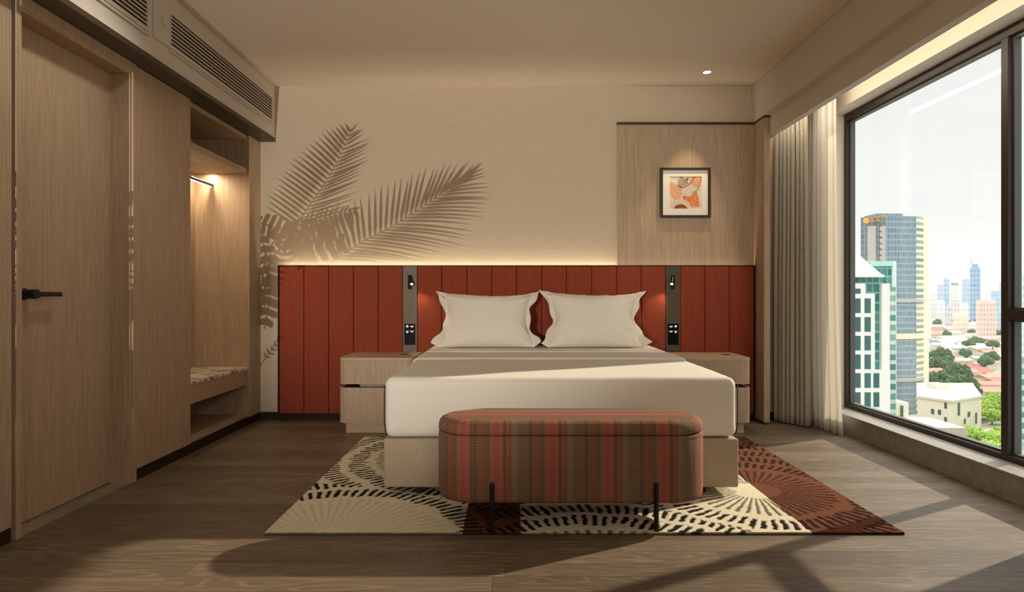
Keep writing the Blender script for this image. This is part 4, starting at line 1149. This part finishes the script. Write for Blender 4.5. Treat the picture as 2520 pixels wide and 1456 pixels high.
# far towers
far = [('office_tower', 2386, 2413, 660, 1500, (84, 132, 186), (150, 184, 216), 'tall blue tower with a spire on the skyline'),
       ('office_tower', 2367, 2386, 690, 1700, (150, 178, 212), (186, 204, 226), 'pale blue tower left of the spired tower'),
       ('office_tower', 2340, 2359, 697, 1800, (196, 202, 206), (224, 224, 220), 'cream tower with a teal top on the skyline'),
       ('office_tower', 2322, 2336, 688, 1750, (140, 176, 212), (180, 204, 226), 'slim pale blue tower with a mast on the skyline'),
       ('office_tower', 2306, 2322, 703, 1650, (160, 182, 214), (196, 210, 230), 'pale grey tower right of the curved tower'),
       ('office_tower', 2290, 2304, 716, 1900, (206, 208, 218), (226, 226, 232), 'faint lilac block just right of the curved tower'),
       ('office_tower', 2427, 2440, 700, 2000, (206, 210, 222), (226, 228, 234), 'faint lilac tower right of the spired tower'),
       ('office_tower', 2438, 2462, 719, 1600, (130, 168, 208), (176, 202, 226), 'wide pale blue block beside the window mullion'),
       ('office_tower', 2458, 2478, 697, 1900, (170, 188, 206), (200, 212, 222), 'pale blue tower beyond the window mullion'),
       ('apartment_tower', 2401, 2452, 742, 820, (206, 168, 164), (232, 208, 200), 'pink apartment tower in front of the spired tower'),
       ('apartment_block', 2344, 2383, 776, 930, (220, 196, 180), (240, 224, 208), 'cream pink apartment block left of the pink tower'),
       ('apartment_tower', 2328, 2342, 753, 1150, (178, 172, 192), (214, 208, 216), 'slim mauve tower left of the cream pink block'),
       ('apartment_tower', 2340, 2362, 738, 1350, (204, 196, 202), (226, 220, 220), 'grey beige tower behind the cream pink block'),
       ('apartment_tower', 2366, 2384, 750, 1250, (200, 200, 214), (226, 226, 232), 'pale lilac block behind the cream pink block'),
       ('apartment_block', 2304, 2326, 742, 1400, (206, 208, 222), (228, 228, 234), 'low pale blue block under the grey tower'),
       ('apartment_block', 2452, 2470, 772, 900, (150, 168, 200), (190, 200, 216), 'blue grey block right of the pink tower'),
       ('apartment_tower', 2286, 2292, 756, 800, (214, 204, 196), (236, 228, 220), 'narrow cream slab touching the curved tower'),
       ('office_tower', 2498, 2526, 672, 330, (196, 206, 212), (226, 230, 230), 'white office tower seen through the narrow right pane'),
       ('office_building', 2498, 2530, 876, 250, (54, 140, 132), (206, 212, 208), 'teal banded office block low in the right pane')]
for nm, a, b_, pt_, Yf, gc, wc, lab in far:
    sc_ = Yf / F
    t = thing(nm, lab, 'building', (bx((a + b_) / 2, Yf), Yf, GZ))
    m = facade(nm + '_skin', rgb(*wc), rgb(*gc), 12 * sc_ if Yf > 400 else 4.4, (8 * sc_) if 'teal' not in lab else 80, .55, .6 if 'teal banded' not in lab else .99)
    d = min(30, (b_ - a) * sc_)
    base_py = CY + 60 * F / Yf
    def SB(a_, b2, top, low, y0, y1): # block whose left flank points at the window
        w_ = (b2 - a_) * .12
        return MB().prism([(bx(a_ + w_, y0), y0), (bx(b2, y0), y0), (bx(b2 - w_, y1), y1), (bx(a_, y1), y1)], 'z', bz_(low, Yf), bz_(top, Yf))
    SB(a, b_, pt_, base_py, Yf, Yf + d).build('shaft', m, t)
    SB(a + 2, b_ - 2, pt_ - 4, pt_ - .02, Yf + 2, Yf + d - 2).build('roof_block', plain('roof_block', rgb(*wc), .8), t)
    if 'spire' in lab and 'tall' in lab:
        SB(a + 7, b_ - 7, pt_ - 12, pt_ - 4.02, Yf + 6, Yf + d - 6).build('crown', m, t)
        x = bx((a + b_) / 2, Yf); MB().cyl((x, Yf + 12, bz_(pt_ - 8, Yf)), (x, Yf + 12, bz_(626, Yf)), 1.4, .3, n=10).build('spire', m, t)
    if 'mast' in lab:
        x = bx((a + b_) / 2, Yf); MB().cyl((x, Yf + 10, bz_(pt_ - 4.1, Yf)), (x, Yf + 10, bz_(676, Yf)), .8, .3, n=8).build('mast', m, t)
    if 'teal top' in lab: PB(a + .5, b_ - .5, pt_ - 1, pt_ + 4, Yf - .6, Yf - .05, 'teal_band', plain('teal_band', rgb(110, 170, 176), .5), t)
# houses
TAKEN = []
for nm, a, b_, pt_, Yf, gc, wc, lab in far: TAKEN.append((bx((a + b_) / 2, Yf), Yf + 15, (b_ - a) * Yf / F * .62 + 4))
TAKEN += [(bx(2200, 330), 330, 26), (bx(2300, 278), 280, 22), (bx(2372, 272), 275, 22), (bx(2225, 245), 245, 8), (bx(2280, 236), 236, 16)]
def clear(x, y, r): return all((x - a) ** 2 + (y - b_) ** 2 > (r + c) ** 2 for a, b_, c in TAKEN)
def house_proto(i, rc, wc):
    h = thing('house', '', 'house', (0, 0, 0))
    MB().box(-.5, .5, -.4, .4, 0, .32).build('walls', plain('house_wall', rgb(*wc), .9), h)
    mb = MB().prism([(-.45, .322), (.45, .322), (0, .322 + .16)], 'x', -.54, .54)
    mb.build('roof', plain('house_roof', rgb(*rc), .9), h)
    return h
def copy_tree(o):
    c = o.copy(); COL.objects.link(c)
    for ch in o.children:
        d = ch.copy(); COL.objects.link(d); d.parent = c
    return c
kinds = [((186, 96, 84), (232, 222, 210), 'red roofed'), ((236, 232, 226), (226, 218, 208), 'white roofed'), ((206, 128, 112), (226, 212, 200), 'terracotta roofed'), ((150, 168, 196), (214, 216, 222), 'blue roofed'), ((196, 182, 166), (222, 212, 200), 'grey beige roofed')]
protos = [house_proto(i, a, b_) for i, (a, b_, c) in enumerate(kinds)]
used_k = set(); rnd = random.Random(11)
spots = []
for py, n_ in ((800, 8), (806, 9), (818, 9), (830, 9), (842, 8), (856, 8), (870, 7), (886, 6), (905, 5), (928, 5), (950, 4), (972, 3)):
    for i in range(n_):
        px = 2288 + (2466 - 2288) * (i + rnd.uniform(.15, .85)) / n_
        if 2258 < px < 2420 and py > 940: px = rnd.uniform(2425, 2462)
        spots.append((px, py + rnd.uniform(-5, 5)))
for px, py in spots:
    k = rnd.choice([0, 1, 1, 1, 2, 3, 4, 4]); 
    if py > 890: k = rnd.choice([0, 2])
    s = rnd.uniform(16, 26) if py < 860 else rnd.uniform(12, 17)
    for att in range(40):
        Yh = gy(py); pos = (bx(px, Yh), Yh)
        if clear(pos[0], pos[1], s * .6): break
        px, py = px + rnd.uniform(-16, 16), py + rnd.uniform(-5, 5)
        px = min(2466, max(2288, px)); py = min(990, max(800, py))
    else: continue
    TAKEN.append((pos[0], pos[1], s * .6))
    o = protos[k] if k not in used_k else copy_tree(protos[k]); used_k.add(k)
    o.location = (pos[0], pos[1], GZ + .02); o.rotation_euler = (0, 0, rnd.uniform(-.5, .5)); o.scale = (s, s * .8, s * rnd.uniform(.5, .9))
    tag(o, kinds[k][2] + ' house among the low rooftops of the far city', 'house', kinds[k][2] + ' city houses')
# trees
def tree_proto(seed, m):
    t = thing('tree', '', 'tree', (0, 0, 0))
    bm = bmesh.new(); rn = random.Random(seed)
    for q in range(9):
        b2 = bmesh.new(); bmesh.ops.create_icosphere(b2, subdivisions=4, radius=1)
        c = Vector((rn.uniform(-.42, .42), rn.uniform(-.42, .42), rn.uniform(.45, .95))); r = rn.uniform(.22, .36)
        for v in b2.verts:
            d = 1 + .35 * noise.noise(v.co * 2.6 + Vector((seed, q, 0))) + .26 * noise.noise(v.co * 6 + Vector((q, seed, 0))) + .22 * noise.noise(v.co * 15 + Vector((q, 0, seed)))
            v.co = c + v.co * r * d
        me = bpy.data.meshes.new('t'); b2.to_mesh(me); b2.free(); bm.from_mesh(me); bpy.data.meshes.remove(me)
    mb = MB(); mb.bm.free(); mb.bm = bm; mb.build('crown', m, t)
    MB().cyl((0, 0, 0), (0, 0, .5), .05, .03, n=8).build('trunk', plain('bark', rgb(90, 76, 60), .9), t)
    return t
def foliage(name, c1, c2):
    m, nt, b = new_mat(name); n = tnoise(nt, coords(nt), 6, 5, .7)
    nt.links.new(ramp(nt, n, [(.35, c1), (.65, c2)]), b.inputs['Base Color']); b.inputs['Roughness'].default_value = .9; return m
LT = foliage('light_foliage', rgb(112, 146, 60), rgb(176, 200, 96)); DT = foliage('dark_foliage', rgb(44, 74, 52), rgb(104, 134, 84))
tl_, td_ = tree_proto(1, LT), tree_proto(2, DT); first = {0: True, 1: True}
tsp = []
for py, n_, x0, x1, k in ((1132, 8, 2320, 2475, 0), (1105, 8, 2330, 2475, 0), (1080, 6, 2335, 2475, 0), (1056, 5, 2415, 2475, 0), (1034, 5, 2418, 2475, 0), (1012, 4, 2420, 2475, 0),
                          (985, 3, 2300, 2380, 1), (968, 4, 2286, 2440, 1), (948, 4, 2320, 2470, 1), (926, 4, 2286, 2470, 1), (905, 4, 2288, 2470, 1), (886, 3, 2288, 2466, 1), (862, 3, 2300, 2466, 1), (838, 3, 2300, 2466, 1), (800, 5, 2290, 2466, 1), (1040, 2, 2504, 2520, 0), (1080, 2, 2504, 2522, 0)):
    for i in range(n_): tsp.append((x0 + (x1 - x0) * (i + rnd.uniform(.3, .7)) / n_, py + rnd.uniform(-5, 5), k))
for px, py, k in tsp:
    s = rnd.uniform(6, 8) if k == 0 else rnd.uniform(8.5, 12)
    for att in range(40):
        Yt = gy(py); pos = (bx(px, Yt), Yt)
        if clear(pos[0], pos[1], s * (.6 if k == 0 else .68)): break
        px, py = px + rnd.uniform(-10, 10), py + rnd.uniform(-6, 6)
        px = min(2474, px) if px < 2490 else px; py = max(795, py)
    else: continue
    TAKEN.append((pos[0], pos[1], s * (.6 if k == 0 else .68)))
    o = (tl_, td_)[k] if first[k] else copy_tree((tl_, td_)[k]); first[k] = False
    o.location = (pos[0], pos[1], GZ + .02); o.rotation_euler = (0, 0, rnd.uniform(0, 6)); o.scale = (s, s, s * rnd.uniform(.85, 1.25))
    if k == 0: tag(o, 'bright green tree low in the window below the city', 'tree', 'bright green trees')
    else: tag(o, 'dark green tree among the far houses', 'tree', 'dark green trees')
# haze over the city
hz_ = MB().box(20, 6000, 150, 6000, GZ - 2, 260)
hm = bpy.data.materials.new('haze'); hm.use_nodes = True; hn_ = hm.node_tree; hn_.nodes.clear()
ho = hn_.nodes.new('ShaderNodeOutputMaterial'); hv = hn_.nodes.new('ShaderNodeVolumeScatter')
hv.inputs['Color'].default_value = (.57, .59, .62, 1); hv.inputs['Density'].default_value = .00016; hv.inputs['Anisotropy'].default_value = .2
hn_.links.new(hv.outputs[0], ho.inputs['Volume'])
o = hz_.build('haze', hm); tag(o, 'thin white haze over the distant city', 'haze', kind='stuff')
